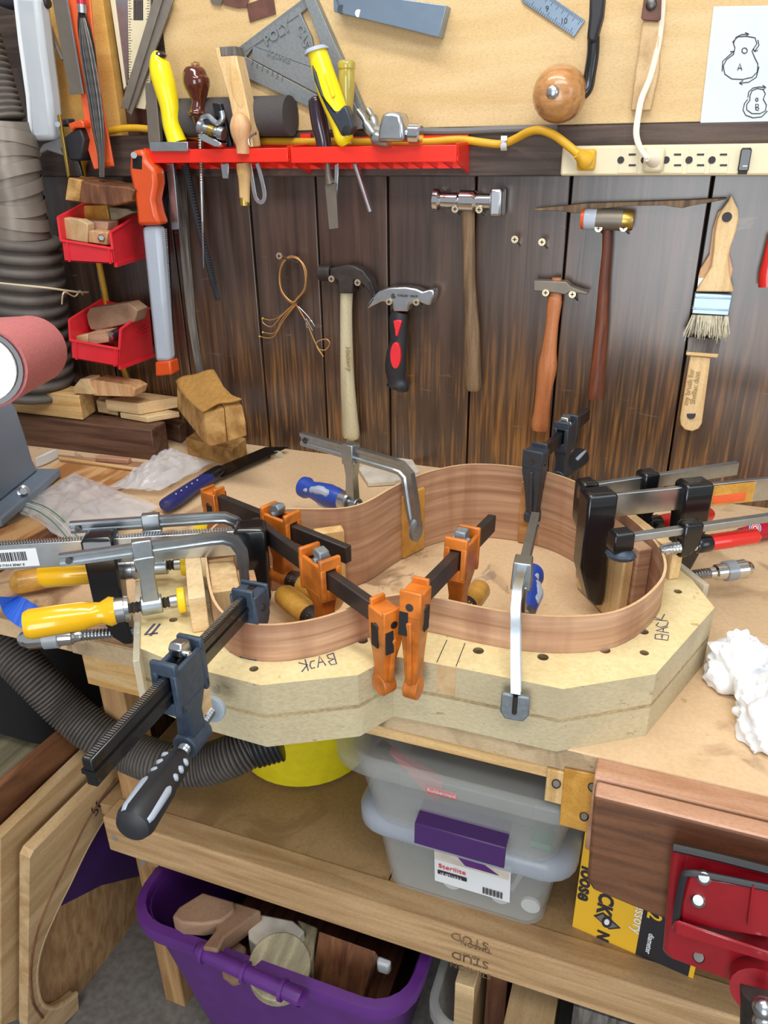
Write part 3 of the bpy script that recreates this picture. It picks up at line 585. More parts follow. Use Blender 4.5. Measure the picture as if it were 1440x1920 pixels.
# cauls standing inside the ring
def caul(label, px0, px1, h1, thick, m, group=None, dirv=None, name='wood_caul'):
    a, b_ = Q(*px0), Q(*px1); u = (b_-a).normalized(); nrm = V((-u.y, u.x, 0))
    return block(name, label, [a, b_, b_+nrm*thick, a+nrm*thick], .001, h1, m, 'block', group, bev=.0015), nrm
caul('tall wax-stained wooden caul under the silver clamp shoe at the waist', (744, 1044), (784, 1024), .090, -.012, 'ochre')
block('wood_caul', 'plain pine caul against the far rim behind the orange clamps', gb(-.126, -.092, .083, .0985), .001, .088, 'pine_v', bev=.0015)
caul('tall oak-coloured caul under the dark clamp at the far rim', (973, 1011), (1016, 1017), .090, -.012, 'knob_wood')
block('tail_block', 'tall pale laminated tail block inside the wide end of the body', gb(.190, .2075, -.076, .045), .002, .100, 'side_wood', bev=.002)
block('wood_caul', 'thick pale caul between black jaw and tail block', gb(.178, .1895, -.072, .02), .002, .092, 'maple_v', bev=.002)
block('wood_caul', 'short outer caul standing on the mould outside the wide end', gb(.2185, .231, -.095, .07), .0695, .103, 'maple_v', bev=.001)
mb = MB(); mb.sphere(G(.153, -.100, .113), .012, 12, (1.3, .9, .6)); mb('tape_wad', 'blue_grey', None, 'lump of blue tape under the nearest clamp head at the right', 'tape')
# ================================================================ ON THE WALL
def pxm(P): return (V(P)-CAM).dot(AF)/1450
def rod(name, m, parent, pts, d, fn=W, sub=5, seg=14, flat=1.0, **k):
    """turned handle: pts = (x, y, width in pixels) on the plane fn(x, y, d)"""
    P = [fn(x, y, d) for x, y, _ in pts]; r = [w_/2*pxm(p) for p, (_, _, w_) in zip(P, pts)]
    c = crm([V((a.x, a.y, a.z)) for a in P], sub) if sub else P
    rr = crm([V((q, 0, 0)) for q in r], sub) if sub else [V((q, 0, 0)) for q in r]
    mb = MB(); n = len(c); rings = []
    for i, p in enumerate(c):
        t = (c[min(i+1, n-1)]-c[max(i-1, 0)]).normalized(); _, a, b = frame(t, UY if fn is W else UZ)
        rings.append([p+a*(math.cos(2*math.pi*j/seg)*max(rr[i].x, 3e-4))+b*(math.sin(2*math.pi*j/seg)*max(rr[i].x, 3e-4)*flat) for j in range(seg)])
    return mb.loft(rings)(name, m, parent, **k)
def pl(name, m, parent, pix, d1, d0, bev=.0008, fn=W, sub=0, **k): return MB().plate(pix, d1, d0, fn, sub)(name, m, parent, bev=bev, **k)
def wscrew(x, y, d, label, m='screw_head', r=.0052):
    t = thing('wall_screw', label, 'screw', W(x, y, d), 'screws in the plank wall'); p = W(x, y, d)
    MB().lathe(p+UY*.004, p, [(0, .002), (.6, r), (1, r*.95)], 16)('head', m, t)
    q_ = W(x+10, y+10, 0) if x != 523 else W(556, 493, 0)
    MB().cyl(V((q_.x, -.0005, q_.z)), p+UY*.003, .0018, 8)('shank', 'steel', t)
    MB().box(p-UY*.0003, (r*1.0, .0006, .0011)).box(p-UY*.0003, (.0011, .0006, r*1.0))('cross_recess', 'dark_void', t)
for x, y, d, l in [(523, 480, .05, 'long screw holding the loop of gold strings'), (621, 523, .034, 'screw left of the handle under the dark claw hammer head'), (670, 530, .034, 'screw right of the handle under the dark claw hammer head'),
                   (729, 566, .034, 'left screw under the stubby black and red hammer'), (780, 567, .034, 'right screw under the stubby black and red hammer'), (853, 392, .034, 'left screw under the polished double-faced hammer'), (898, 393, .034, 'right screw under the polished double-faced hammer'),
                   (965, 449, .026, 'left one of two empty screws between the hammers'), (1016, 454, .026, 'right one of two empty screws between the hammers'), (1023, 549, .03, 'left screw under the small cross-peen hammer'), (1073, 552, .03, 'right screw under the small cross-peen hammer'),
                   (1122, 428, .036, 'left screw under the soft-faced mallet'), (1169, 427, .036, 'right screw under the soft-faced mallet')]: wscrew(x, y, d, l)
# dark claw hammer
t = thing('claw_hammer', 'dark iron claw hammer with long cream wooden handle hanging on the planks', 'hammer', W(655, 820, .02))
rod('handle', 'handle_pale', t, [(650, 546, 25), (649, 600, 24), (651, 700, 27), (655, 770, 31), (658, 816, 34), (658, 821, 20)], .02, flat=.75)
hd = MB().plate([(634, 500), (650, 496), (664, 499), (680, 507), (694, 525), (704, 557), (700, 560), (686, 541), (672, 528), (662, 525), (661, 551), (634, 550), (633, 527), (626, 522), (618, 523), (618, 502), (626, 502)], .033, .010)('head', 'cast_iron', t, bev=.003)
MB().cyl(W(600, 511, .022), W(622, 512, .022), .0125, 16)('face', 'cast_iron', hd, bev=.001)
strokes([[(692, 528), (700, 552)]], W, .0335, .0016, -UY, .0004)('claw_slot', 'dark_void', hd)
text('Hickory', 'stamp', W(648, 650, .0296), W(655, 760, .03)-W(648, 650, .03), UX, .012, 'faded_ink', t)
# stubby hammer
t = thing('stubby_hammer', 'short bright steel claw hammer with black and red grip', 'hammer', W(745, 728, .02))
MB().plate([(684, 582), (694, 560), (710, 545), (730, 539), (760, 538), (780, 541), (792, 547), (804, 543), (814, 543), (814, 556), (808, 573), (798, 573), (786, 567), (768, 571), (765, 585), (736, 585), (734, 568), (716, 566), (703, 572)], .033, .010)('head', 'steel', t, bev=.003)
strokes([[(700, 560), (688, 578)]], W, .0335, .0012, -UY, .0004)('claw_slot', 'dark_void', t)
MB().cyl(W(738, 555, .0335), W(738, 555, .0338), .004, 14)('emblem', 'ink', t)
text('FORGED  DROP', 'stamp', W(745, 556, .0337), UX, UZ, .0045, 'ink', t)
rod('grip', 'rubber', t, [(750, 584, 32), (747, 600, 36), (747, 640, 34), (743, 668, 40), (742, 690, 42), (744, 712, 36), (746, 722, 44), (745, 728, 40)], .022, flat=.7)
pl('grip_inset', 'red', t, [(737, 602), (744, 600), (753, 602), (748, 620), (745, 631), (741, 630), (740, 618)], .0366, .030, bev=.001)
pl('grip_inset', 'red', t, [(733 + 8 + 10*math.cos(a), 667 + 25*math.sin(a)) for a in [i*math.pi/8 for i in range(16)]], .0372, .030, bev=.001)
# double faced hammer
t = thing('planishing_hammer', 'polished double-faced hammer with long weathered oak handle', 'hammer', W(887, 730, .02))
rod('handle', 'handle_oak', t, [(878, 390, 26), (879, 460, 24), (880, 540, 25), (885, 620, 30), (886, 690, 32), (887, 722, 32), (887, 731, 28)], .022, flat=.8)
def lat(x0, y0, x1, y1, d, prof, name, m, par, seg=20, flat=None, **k):
    a, b = W(x0, y0, d), W(x1, y1, d); return MB().lathe(a, b, [(p, r*pxm(a)) for p, r in prof], seg, flat)(name, m, par, **k)
lat(812, 375, 943, 379, .024, [(0, 17), (.02, 20), (.09, 20), (.13, 14), (.36, 14), (.40, 19), (.60, 19), (.64, 14), (.82, 14), (.825, 15), (.84, 15)], 'head', 'chrome', t)
MB().box(W(933, 379, .024), (.018, .030, .036))('square_face', 'steel', t, bev=.004)
# cross peen hammer
t = thing('cross_peen_hammer', 'small grey cross-peen hammer with orange-brown shaped handle', 'hammer', W(1015, 805, .02))
rod('handle', 'handle_orange', t, [(1044, 521, 18), (1043, 535, 20), (1042, 556, 24), (1040, 565, 28), (1035, 610, 24), (1030, 655, 28), (1026, 690, 36), (1020, 730, 30), (1016, 770, 30), (1013, 795, 34), (1012, 806, 30)], .02, flat=.75)
MB().plate([(1000, 526), (1062, 528), (1070, 537), (1103, 549), (1102, 553), (1068, 548), (1060, 553), (1030, 548), (1000, 546)], .030, .012)('head', 'gunmetal', t, bev=.0015)
# soft faced mallet
t = thing('soft_face_mallet', 'mallet with clear, grey and brass head and dark red-brown handle', 'mallet', W(1115, 745, .02))
rod('handle', 'handle_red', t, [(1139, 430, 19), (1138, 470, 18), (1133, 530, 20), (1128, 610, 24), (1122, 680, 26), (1118, 730, 30), (1117, 747, 29)], .022)
lat(1118, 412, 1168, 413, .026, [(0, 18.5), (1, 18.5)], 'head', 'gunmetal', t)
lat(1095, 411, 1118, 412, .026, [(0, 17), (.15, 18.5), (1, 18.5)], 'clear_face', 'sleeve_clear', t)
lat(1090, 411, 1096, 411, .026, [(0, 17), (1, 18)], 'face_ring', 'orange_plastic', t)
lat(1168, 413, 1188, 414, .026, [(0, 18.5), (.85, 18), (1, 16)], 'brass_face', 'brass', t)
# wavy wooden stick
pl('profile_stick', 'handle_oak', None, [(1000, 392), (1040, 388), (1100, 381), (1200, 378), (1290, 375), (1362, 371), (1364, 373), (1330, 380), (1300, 385), (1280, 390), (1262, 388), (1246, 385), (1180, 386), (1110, 394), (1090, 399), (1075, 400), (1055, 396), (1030, 395), (1002, 395)], .018, .003, label='long thin wavy-edged wooden stick above the mallet', cat='stick')
# brushes
t = thing('paint_brush', 'broad wooden brush with steel ferrule hanging bristles down', 'brush', W(1325, 630, .02))
pl('handle', 'maple_v', t, [(1371, 366), (1376, 377), (1384, 393), (1385, 410), (1380, 435), (1371, 460), (1366, 480), (1367, 510), (1376, 548), (1304, 547), (1322, 520), (1334, 500), (1338, 470), (1340, 440), (1345, 412), (1354, 393), (1366, 377)], .030, .020, bev=.002, sub=0)
MB().cyl(W(1363, 407, .0302), W(1363, 407, .0306), .006, 16)('hanging_hole', 'ink', t)
MB().plate([(1303, 550), (1373, 553), (1366, 592), (1297, 588)], .033, .017)('ferrule', 'blue_steel', t, bev=.001)
pl('ferrule_bead', 'blue_steel', t, [(1298, 577), (1369, 581), (1368, 584), (1297, 580)], .0345, .016)
pl('ferrule_bead', 'blue_steel', t, [(1303, 556), (1373, 559), (1373, 562), (1302, 559)], .0345, .016)
random.seed(5); mb = MB()
for i in range(260):
    u = random.random(); v = random.random(); a = W(1298+u*67, 590+u*3, .018+v*.014); e = W(1298+u*67+random.gauss(-4+u*3-10*(u < .12), 3), 622+random.gauss(3, 6)+u*4, .014+v*.024)
    mb.beam(a, e, .0016, .0016, -UY, .0006, .0006)
mb('bristles', 'bristle', t, kind='stuff')
t = thing('flat_brush', 'flat brush hung handle down behind the broad brush, handwriting on its handle', 'brush', W(1300, 800, .01))
pl('handle', 'maple_v', t, [(1294, 667), (1332, 671), (1330, 690), (1316, 794), (1310, 804), (1298, 809), (1284, 806), (1276, 797), (1275, 784), (1283, 735)], .016, .008, bev=.0015)
MB().cyl(W(1296, 778, .0162), W(1296, 778, .0166), .006, 16)('hanging_hole', 'ink', t)
pl('tie_band', 'pine_x', t, [(1287, 660), (1347, 664), (1345, 671), (1286, 666)], .020, .006)
pl('bristles', 'weathered', t, [(1290, 632), (1352, 636), (1346, 664), (1288, 660)], .018, .006)
text('my brush for', 'handwriting', W(1290, 760, .0164), W(1303, 690, .0164)-W(1290, 760, .0164), -UX, .010, 'faded_ink', t)
text('Shellac dust', 'handwriting', W(1303, 758, .0164), W(1314, 690, .0164)-W(1303, 758, .0164), -UX, .010, 'faded_ink', t)
pl('brush_shadow_board', 'handle_orange', t, [(1325, 540), (1312, 512), (1318, 495), (1332, 468), (1338, 430), (1344, 400), (1352, 391), (1382, 420), (1377, 450), (1370, 480), (1375, 505), (1372, 545)], .013, .006, bev=.001, label='orange-tan second brush head board') if False else None
t = thing('backing_brush', 'orange-tan brush handle showing behind the broad brush', 'brush', W(1340, 560, .008))
pl('handle', 'beech', t, [(1313, 505), (1330, 478), (1336, 430), (1346, 398), (1360, 388), (1378, 420), (1372, 450), (1368, 478), (1374, 505), (1370, 524), (1370, 545), (1308, 545), (1309, 520)], .0165, .006, bev=.001)
pl('ferrule', 'steel', t, [(1309, 521), (1370, 524), (1370, 547), (1306, 545)], .0175, .005)
# right edge red things
t = thing('red_grip_tool', 'red grip of a tool cut off at the right edge beside the brushes', 'tool', W(1435, 530, .02))
rod('grip', 'red_handle', t, [(1446, 440, 10), (1442, 490, 24), (1438, 515, 28), (1438, 536, 30)], .02)
# string coil on long screw
t = thing('string_coil', 'loop of gold guitar strings with ball ends hanging on a screw', 'strings', W(545, 660, .02))
c = [(541, 482), (527, 500), (525, 530), (532, 552), (546, 568), (558, 560), (571, 540), (572, 510), (560, 488)]
for k in range(4):
    MB().tube([W(x+random.gauss(0, 1.4), y+random.gauss(0, 1.6), .012+.004*k) for x, y in c], .0011, 6, sub=5, closed=True)('string_loop', 'gold_wire', t)
for p in ([(556, 568), (530, 590), (510, 612), (494, 606), (492, 598)], [(553, 572), (530, 597), (515, 624), (493, 623)], [(556, 570), (532, 600), (512, 632), (487, 631)], [(552, 568), (526, 592), (508, 600), (493, 597)]):
    s_ = MB().tube([W(x, y, .014) for x, y in p], .0008, 6, sub=5)('string_end', 'gold_wire', t); MB().sphere(W(*p[-1], .014), .0026, 8)('ball_end', 'brass', s_)
MB().tube([W(x, y, .014) for x, y in [(556, 572), (575, 605), (590, 640), (602, 662), (606, 668), (594, 650), (596, 640), (612, 636), (618, 645), (610, 656), (598, 655)]], .0010, 6, sub=6)('string_tail', 'gold_wire', t)
MB().tube([W(x, y, .016) for x, y in [(560, 575), (578, 594), (590, 612), (582, 600), (576, 615), (574, 598), (586, 620)]], .0007, 6, sub=5)('string_tail', 'steel', t)
# ------------------------------------------------ power strip
t = thing('power_strip', 'cream six-outlet power strip on the dark trim board', 'power strip', W(1240, 330, .05))
a = W(1050, 330, .058); b_ = W(1440, 272, .058)
MB().bb((a.x, -.058, a.z), (b_.x+.03, -.0225, W(1200, 272, .058).z))('housing', 'cream', t, bev=.003)
fz = lambda x, y: W(x, y, .0582)
def outlet(cx, full=True):
    o = MB().bb(fz(cx-20, 325)-UY*.0002, fz(cx+22, 277)+UY*.001)('outlet', 'cream', t, bev=.0006)
    MB().bb(fz(cx+1, 288)-UY*.0008, fz(cx+14, 291.5)).bb(fz(cx+1, 308)-UY*.0008, fz(cx+14, 311.5))('slot', 'ink', o)
    MB().cyl(fz(cx-14, 300)-UY*.0009, fz(cx-14, 300), .0042, 14)('ground_hole', 'ink', o)
    return o
for cx in (1178, 1222, 1263, 1306, 1349): outlet(cx)
sw = MB().bb(fz(1383, 327)-UY*.0012, fz(1409, 277))('switch_frame', 'box_black', t, bev=.0008)
MB().box(fz(1396, 300)-UY*.003, (.012, .006, .024))('rocker', 'black_gloss', sw, bev=.0012)
MB().bb(fz(1392, 312)-UY*.0062, fz(1401, 310)-UY*.0056)('rocker_mark', 'white', sw); MB().bb(fz(1391, 288)-UY*.0018, fz(1402, 287)-UY*.0012)('rocker_mark', 'white', sw)
# yellow cord
t = thing('extension_cord', 'thick yellow extension cord running along the top of the trim board', 'cord', W(700, 270, .03))
path = [W(x, y, d) for x, y, d in [(262, 760, .02), (240, 715, .022), (225, 670, .02), (205, 590, .018), (188, 505, .018), (170, 420, .02), (157, 340, .022), (157, 305, .03), (172, 268, .035), (205, 246, .032), (260, 240, .03), (340, 252, .03), (430, 262, .03), (520, 265, .03), (620, 266, .03), (720, 266, .03), (800, 266, .03), (860, 262, .03), (905, 267, .032), (940, 270, .03), (965, 261, .036), (990, 248, .05), (1012, 244, .06), (1038, 253, .066), (1064, 272, .07), (1085, 290, .076)]]
MB().tube(path, .0052, 12, sub=4)('cable', 'cord_yellow', t)
MB().lathe(W(1082, 287, .078), W(1100, 303, .068), [(0, .006), (.4, .0075), (.7, .011), (1, .011)], 16)('plug_neck', 'cord_yellow', t)
MB().box(W(1100, 300, .064), (.022, .014, .024))('plug', 'cord_yellow', t, bev=.003)
MB().tube([W(x, y, .022+.003) for x, y in [(1045, 240), (1000, 241), (930, 243), (860, 246), (800, 246), (760, 244)]], .0045, 10, sub=3)('grey_cable', 'grey_plastic', None, label='thin grey cable along the plywood bottom edge above the yellow cord', cat='cable')
MB().tube([W(945, 256, .03), W(945, 260, .04), W(944, 274, .04), W(945, 281, .032)], 0, sub=4, sec=[(-.004, -.001), (.004, -.001), (.004, .001), (-.004, .001)])('cable_clip', 'white', None, label='white clip holding the yellow cord to the trim', cat='clip')
# white lamp cord
t = thing('lamp_cord', 'flat white two-wire cord dropping from above into the power strip', 'cord', W(1215, 300, .06))
for dx in (-2.2, 2.2):
    MB().tube([W(x+dx, y, d) for x, y, d in [(1244, -20, .03), (1240, 40, .03), (1233, 90, .03), (1219, 145, .034), (1203, 185, .04), (1196, 220, .05), (1193, 250, .06), (1198, 272, .07), (1207, 288, .08), (1216, 298, .085)]], .0024, 8, sub=4)('wire', 'cord_white', t)
MB().box(W(1226, 300, .064), (.024, .014, .028))('plug', 'cream', t, bev=.004)
MB().lathe(W(1213, 296, .085), W(1226, 301, .068), [(0, .004), (.5, .007), (1, .009)], 14)('plug_neck', 'cord_white', t)
# wooden handle with leather strap
t = thing('wooden_stake', 'pale squared wooden stick with riveted leather strap at its top', 'stick', W(1205, 208, .02))
pl('stick', 'birch_ply', t, [(1206, 38), (1238, 40), (1236, 130), (1220, 207), (1182, 207), (1192, 130)], .032, .0185, bev=.0015)
pl('strap', 'rust_leather', t, [(1208, -10), (1241, -10), (1239, 36), (1234, 40), (1206, 38), (1202, 34)], .036, .033, bev=.001)
MB().sphere(W(1221, 8, .037), .0065, 12, (1, .4, 1))('rivet', 'dark_steel', t)
# brace
t = thing('hand_brace', 'black steel carpenter brace with turned wooden knob', 'drill', W(1050, 200, .05))
MB().tube([W(x, y, d) for x, y, d in [(1113, 70, .05), (1112, 100, .052), (1106, 140, .055), (1101, 165, .058), (1090, 177, .062), (1070, 180, .066)]], .0075, 12, sub=4)('crank', 'black_gloss', t)
MB().plate([(1105, -10), (1134, -10), (1130, 30), (1118, 75), (1113, 82), (1102, 78), (1100, 70), (1104, 30)], .062, .04)('chuck', 'box_black', t, bev=.004)
kn = MB().lathe(W(1046, 172, .098), W(1052, 180, .03), [(0, .012), (.08, .022), (.28, .030), (.5, .033), (.72, .028), (.9, .018), (1, .012)], 24)('knob', 'knob_wood', t)
MB().sphere(W(1036, 173, .098), .008, 12, (1, .5, 1))('knob_cap', 'steel', kn)
# steel rule
t = thing('steel_rule', 'grey steel rule slanting down from the top edge beside the brace', 'ruler', W(1070, 60, .02))
pl('blade', 'blue_steel', t, [(975, -10), (1028, -10), (1097, 38), (1076, 69), (980, 4)], .0215, .0188, bev=.0003)
tk = MB()
for k in range(26):
    u = k/26; a = W(1030+u*66, -8+u*46, .0217); e = W(1030+u*66-4-(k % 4 == 0)*4, -8+u*46+6+(k % 4 == 0)*6, .0217); tk.beam(a, e, .0005, .0003, -UY)
    a = W(980+u*95, 4+u*63, .0217); e = W(980+u*95+3+(k % 4 == 0)*3, 4+u*63-5-(k % 4 == 0)*5, .0217); tk.beam(a, e, .0005, .0003, -UY)
tk('graduations', 'ink', t, kind='stuff')
text('10', 'numeral', W(1050, 45, .0218), UX, UZ, .009, 'ink', t); text('9', 'numeral', W(1022, 22, .0218), UX, UZ, .009, 'ink', t)
# aluminium straight bar
t = thing('sanding_bar', 'pale blue metal straight bar with two holes tilted on the plywood', 'bar', W(730, 70, .03))
pl('bar', 'blue_steel', t, [(624, -12), (680, -12), (837, 10), (823, 70), (626, 22)], .040, .0185, bev=.0008)
for x, y, r in ((640, 18, .0055), (672, 25, .0045)): MB().cyl(W(x, y, .0402), W(x, y, .0406), r, 16)('hole', 'slate' if r > .005 else 'steel', t)
tk = MB()
for k in range(12): tk.beam(W(626+k*1.2, -8+k*3, .0402), W(631+k*1.2, -8+k*3, .0402), .0004, .0003, -UY)
tk('graduations', 'ink', t, kind='stuff')
# paper with two guitar outlines
t = thing('laminated_sheet', 'pale laminated sheet with two hand-drawn guitar outlines A and B', 'paper', W(1380, 230, .02))
pl('sheet', 'white_paper', t, [(1338, 12), (1460, 10), (1460, 229), (1313, 231)], .0195, .0188, bev=0)
D = []
def oval(cx, cy, rx, ry, a0=0, a1=360, n=20): return [(cx+rx*math.cos(math.radians(a0+(a1-a0)*i/n)), cy+ry*math.sin(math.radians(a0+(a1-a0)*i/n))) for i in range(n+1)]
D.append([(1378, 90), (1374, 78), (1384, 69), (1400, 68), (1416, 71), (1419, 82), (1410, 96), (1415, 108), (1421, 120), (1420, 135), (1410, 145), (1392, 149), (1372, 148), (1359, 139), (1356, 124), (1362, 112), (1375, 102), (1378, 90)])
D += [[(1375, 82), (1380, 70), (1390, 65), (1404, 64)], [(1397, 61), (1404, 64), (1399, 68)], [(1421, 75), (1423, 85), (1415, 96)], [(1412, 91), (1415, 97), (1421, 94)], [(1354, 134), (1355, 115), (1366, 105), (1376, 96)], [(1369, 97), (1377, 96), (1375, 103)], [(1423, 125), (1418, 145), (1404, 154), (1387, 156)], [(1393, 151), (1386, 156), (1392, 159)], oval(1396, 95, 5, 5)]
D += [[(1383, 132), (1387, 119), (1391, 132)], [(1384, 128), (1390, 128)]]
D.append([(1406, 180), (1410, 170), (1420, 166), (1431, 168), (1435, 176), (1431, 186), (1437, 197), (1435, 208), (1425, 213), (1410, 213), (1400, 206), (1400, 196), (1406, 188), (1406, 180)])
D += [[(1402, 183), (1404, 172), (1412, 165), (1424, 163), (1434, 164)], [(1430, 160), (1436, 164), (1431, 168)], [(1402, 186), (1396, 194), (1393, 206), (1398, 216), (1412, 221), (1428, 219), (1439, 208)], oval(1419, 187, 2.2, 3), [(1417, 206), (1417, 195), (1422, 196), (1422, 200), (1417, 201), (1423, 203), (1422, 207), (1417, 206)]]
strokes(D, W, .0196, .0011, -UY, .0003)('drawing', 'ink', t, label='guitar outlines A and B in black marker')
# ------------------------------------------------ speed square and things behind the rack
t = thing('speed_square', 'grey cast triangular square with raised lettering and slots', 'square', W(560, 200, .02))
mb = MB()
for poly in ([(440, 94), (572, -6), (580, 12), (456, 100)], [(440, 96), (456, 100), (463, 108), (604, 183), (622, 216), (606, 214), (456, 143)], [(456, 100), (580, 12), (566, 24), (474, 90), (462, 106)], [(474, 89), (562, 22), (584, 70), (604, 180), (470, 110)]):
    mb.plate(poly, .024, .019)
mb.plate([(566, -12), (584, -16), (640, 110), (694, 236), (672, 242), (608, 100)], .034, .0188)
sq = mb('body', 'cast_alu', t, bev=.0006)
for poly in ([(478, 86), (560, 28), (590, 120), (582, 124)],): MB().tube([W(x, y, .0243) for x, y in poly], .0007, 5, closed=True)('raised_rim', 'cast_alu', sq)
xd = W(562, 42, .024)-W(505, 78, .024)
text('POLY', 'raised_lettering', W(500, 86, .0244), W(556, 48, .024)-W(500, 86, .024), UZ, .018, 'cast_alu', sq, .0016, .0006)
text('CAST', 'raised_lettering', W(556, 50, .0244), W(576, 104, .024)-W(556, 50, .024), UX, .015, 'cast_alu', sq, .0016, .0006)
text('SQUARE', 'raised_lettering', W(500, 102, .0244), W(572, 130, .024)-W(500, 102, .024), UZ, .010, 'cast_alu', sq, .0008, .0003)
tk = MB()
for k in range(44):
    u = k/44; tk.beam(W(444+u*128, 92-u*97, .0243), W(446+u*128+(k % 4 == 0)*2, 96-u*96+(k % 4 == 0)*4, .0243), .0006, .0004, -UY)
tk('graduations', 'grey_plastic', sq, kind='stuff')
text('7  6  5  4  3  2  1', 'raised_numerals', W(470, 121, .0243), W(590, 184, .024)-W(470, 121, .024), UZ, .008, 'grey_plastic', sq, .0005)
# plane irons fanned at the top
for i, (pix, l) in enumerate((([(392, -10), (420, -10), (414, 10), (396, 6)], 'small grey metal blade at the top edge, left of the fanned pair'), ([(415, -10), (468, -10), (462, 14), (444, 15), (418, 8)], 'brown metal scraper blade at the top edge'), ([(462, 8), (512, -10), (517, 26), (468, 42)], 'rusty square scraper plate overlapping at the top edge'))):
    pl('scraper', 'rust_leather' if i else 'gunmetal', None, pix, .0225-.0012*i, .0215-.0012*i, bev=.0002, label=l, cat='scraper', group='scraper blades at the top edge')
# grey sandpaper roll
a, b_ = W(318, 222, .045), W(545, 217, .045)
MB().lathe(a, b_, [(0, .026), (1, .026)], 24)('sandpaper_roll', 'sandpaper', None, 'dark grey roll of sanding belt lying behind the tools on the rack', 'roll')
# ------------------------------------------------ tool rack
def rack(x0, x1, yt0, yt1, yb0, yb1, label, nx):
    t = thing('tool_rack', label, 'rack', W((x0+x1)/2, 300, .03), 'red plastic tool racks')
    D1 = .085; A = W(x0, (yt0+yb0)/2, D1); Bp = W(x1, (yt1+yb1)/2, D1)
    z1 = W(x0, yt0, D1).z; z0 = W(x0, yb0, D1).z
    MB().bb((A.x, -D1, z0), (Bp.x, -D1+.004, z1))('front_lip', 'scarlet', t, bev=.0008)
    MB().bb((A.x, -.027, z0-.004), (Bp.x, -.0225, z1+.012))('back_rail', 'scarlet', t, bev=.0008)
    n = 0; L = Bp.x-A.x; zb = W(x0+40, 317, .0272).z
    MB().bb((A.x, -.0265, zb), (Bp.x, -.0225, z0))('lower_rail', 'scarlet', t)
    for k in range(nx+1):
        xx = A.x+L*k/nx; MB().loft([[V((xx+o, -D1+.0042, z1-.013)), V((xx+o, -.0272, z1-.013)), V((xx+o, -.0272, zb)), V((xx+o, -D1+.0042, z0+.001))] for o in (-.0013, .0013)])('rib', 'scarlet', t)
    mb = MB()
    mb.bb((A.x, -.034, z1-.012), (Bp.x, -.0272, z1-.008)); mb.bb((A.x, -D1+.0042, z1-.012), (Bp.x, -.078, z1-.008)); mb('shelf_strip', 'scarlet', t)
    for s_ in (0, 1):
        xx = (A.x, Bp.x)[s_]
        MB().loft([[V((xx+o, -D1, z1+.002)), V((xx+o, -.0225, z1+.004)), V((xx+o, -.0225, z0-.016)), V((xx+o, -D1+.01, z0-.002))] for o in (-.0018, .0018)])('end_bracket', 'scarlet', t, bev=.0006)
    return t
rack(272, 540, 281, 286, 306, 310, 'red plastic tool rack, left section', 10)
rack(545, 856, 276, 268, 306, 295, 'red plastic tool rack, right section with open end bracket', 11)
for x, l_ in ((573, 'small red rack hook nearer the pale wooden plane'), (607, 'small red rack hook beside the plum chisel handle')):
    MB().bb(W(x-10, 258, .03), W(x+11, 250, .026))('rack_hook', 'scarlet', None, l_, 'hook', 'red rack hooks above the rail')
# ------------------------------------------------ tools in the rack (left to right)
dR = .06
t = thing('try_square', 'steel try square standing in the rack left of the yellow handle', 'square', W(300, 280, dR))
pl('blade', 'gunmetal', t, [(271, 155), (291, 155), (300, 262), (299, 268), (278, 268)], .075, .066, bev=.0008)
pl('stock', 'steel', t, [(279, 266), (352, 266), (352, 284), (281, 284)], .092, .070, bev=.0008)
pl('black_blade', 'black_blade', t, [(294, 175), (304, 170), (330, 268), (302, 268)], .064, .062, bev=0)
t = thing('rasp', 'rasp with bright yellow plastic handle', 'rasp', W(320, 430, dR))
rod('handle', 'lemon', t, [(302, 104, 24), (299, 112, 34), (302, 135, 42), (310, 165, 42), (318, 200, 36), (322, 235, 33), (333, 268, 36)], .070, seg=20)
MB().sphere(W(300, 104, .07), .010, 12, (1, 1, .5))('end_cap', 'plum', t)
bl = MB().plate([(311, 306), (325, 306), (336, 430), (322, 431)], .062, .056)('blade', 'zinc', t, bev=.0005)
tk = MB()
for k in range(46):
    u = k/46; tk.beam(W(312+u*12, 308+u*122, .0622), W(324+u*11, 307+u*122, .0622), .0011, .001, -UY)
tk('teeth', 'steel', bl, kind='stuff')
t = thing('rat_tail_file', 'round tapered file with glossy brown turned knob handle', 'file', W(380, 500, dR))
rod('handle', 'brown_glaze', t, [(368, 116, 10), (368, 122, 14), (368, 128, 34), (367, 142, 48), (369, 158, 50), (371, 175, 38), (372, 190, 26), (371, 205, 28), (371, 213, 38), (372, 219, 26), (373, 232, 18)], .070, seg=24)
MB().cyl(W(366, 118, .07), W(367, 126, .07), .006, 12)('peg', 'knob_wood', t)
prof = []
for k in range(60): prof += [(k/60, .0048*(1-.75*k/60)), ((k+.5)/60, .0040*(1-.75*k/60))]
MB().lathe(W(375, 240, .058), W(382, 503, .055), prof+[(1, .0008)], 10)('blade', 'steel', t)
t = thing('curved_rasp', 'long curved black rasp hanging below the rack', 'rasp', W(405, 560, dR))
MB().tube([W(x, y, .05) for x, y in [(345, 300), (356, 350), (372, 420), (390, 490), (402, 540), (408, 563)]], [.0062]*12+[.0055]*8+[.004]*6, 10, sub=5)('blade', 'black_matte', t)
tk = MB()
for k in range(60):
    u = k/60; p = crm([W(x, y, .0565) for x, y in [(345, 300), (356, 350), (372, 420), (390, 490), (402, 540), (408, 563)]], 12)[k]; tk.box(p+UX*.003, (.004, .002, .0014))
tk('teeth', 'slate', t, kind='stuff')
t = thing('marking_gauge', 'small silver and black gauge with brass thumb screw resting on the rack', 'gauge', W(405, 275, .09))
pl('black_plate', 'black_gloss', t, [(397, 193), (413, 194), (432, 262), (434, 275), (420, 276), (408, 240)], .078, .070, bev=.001)
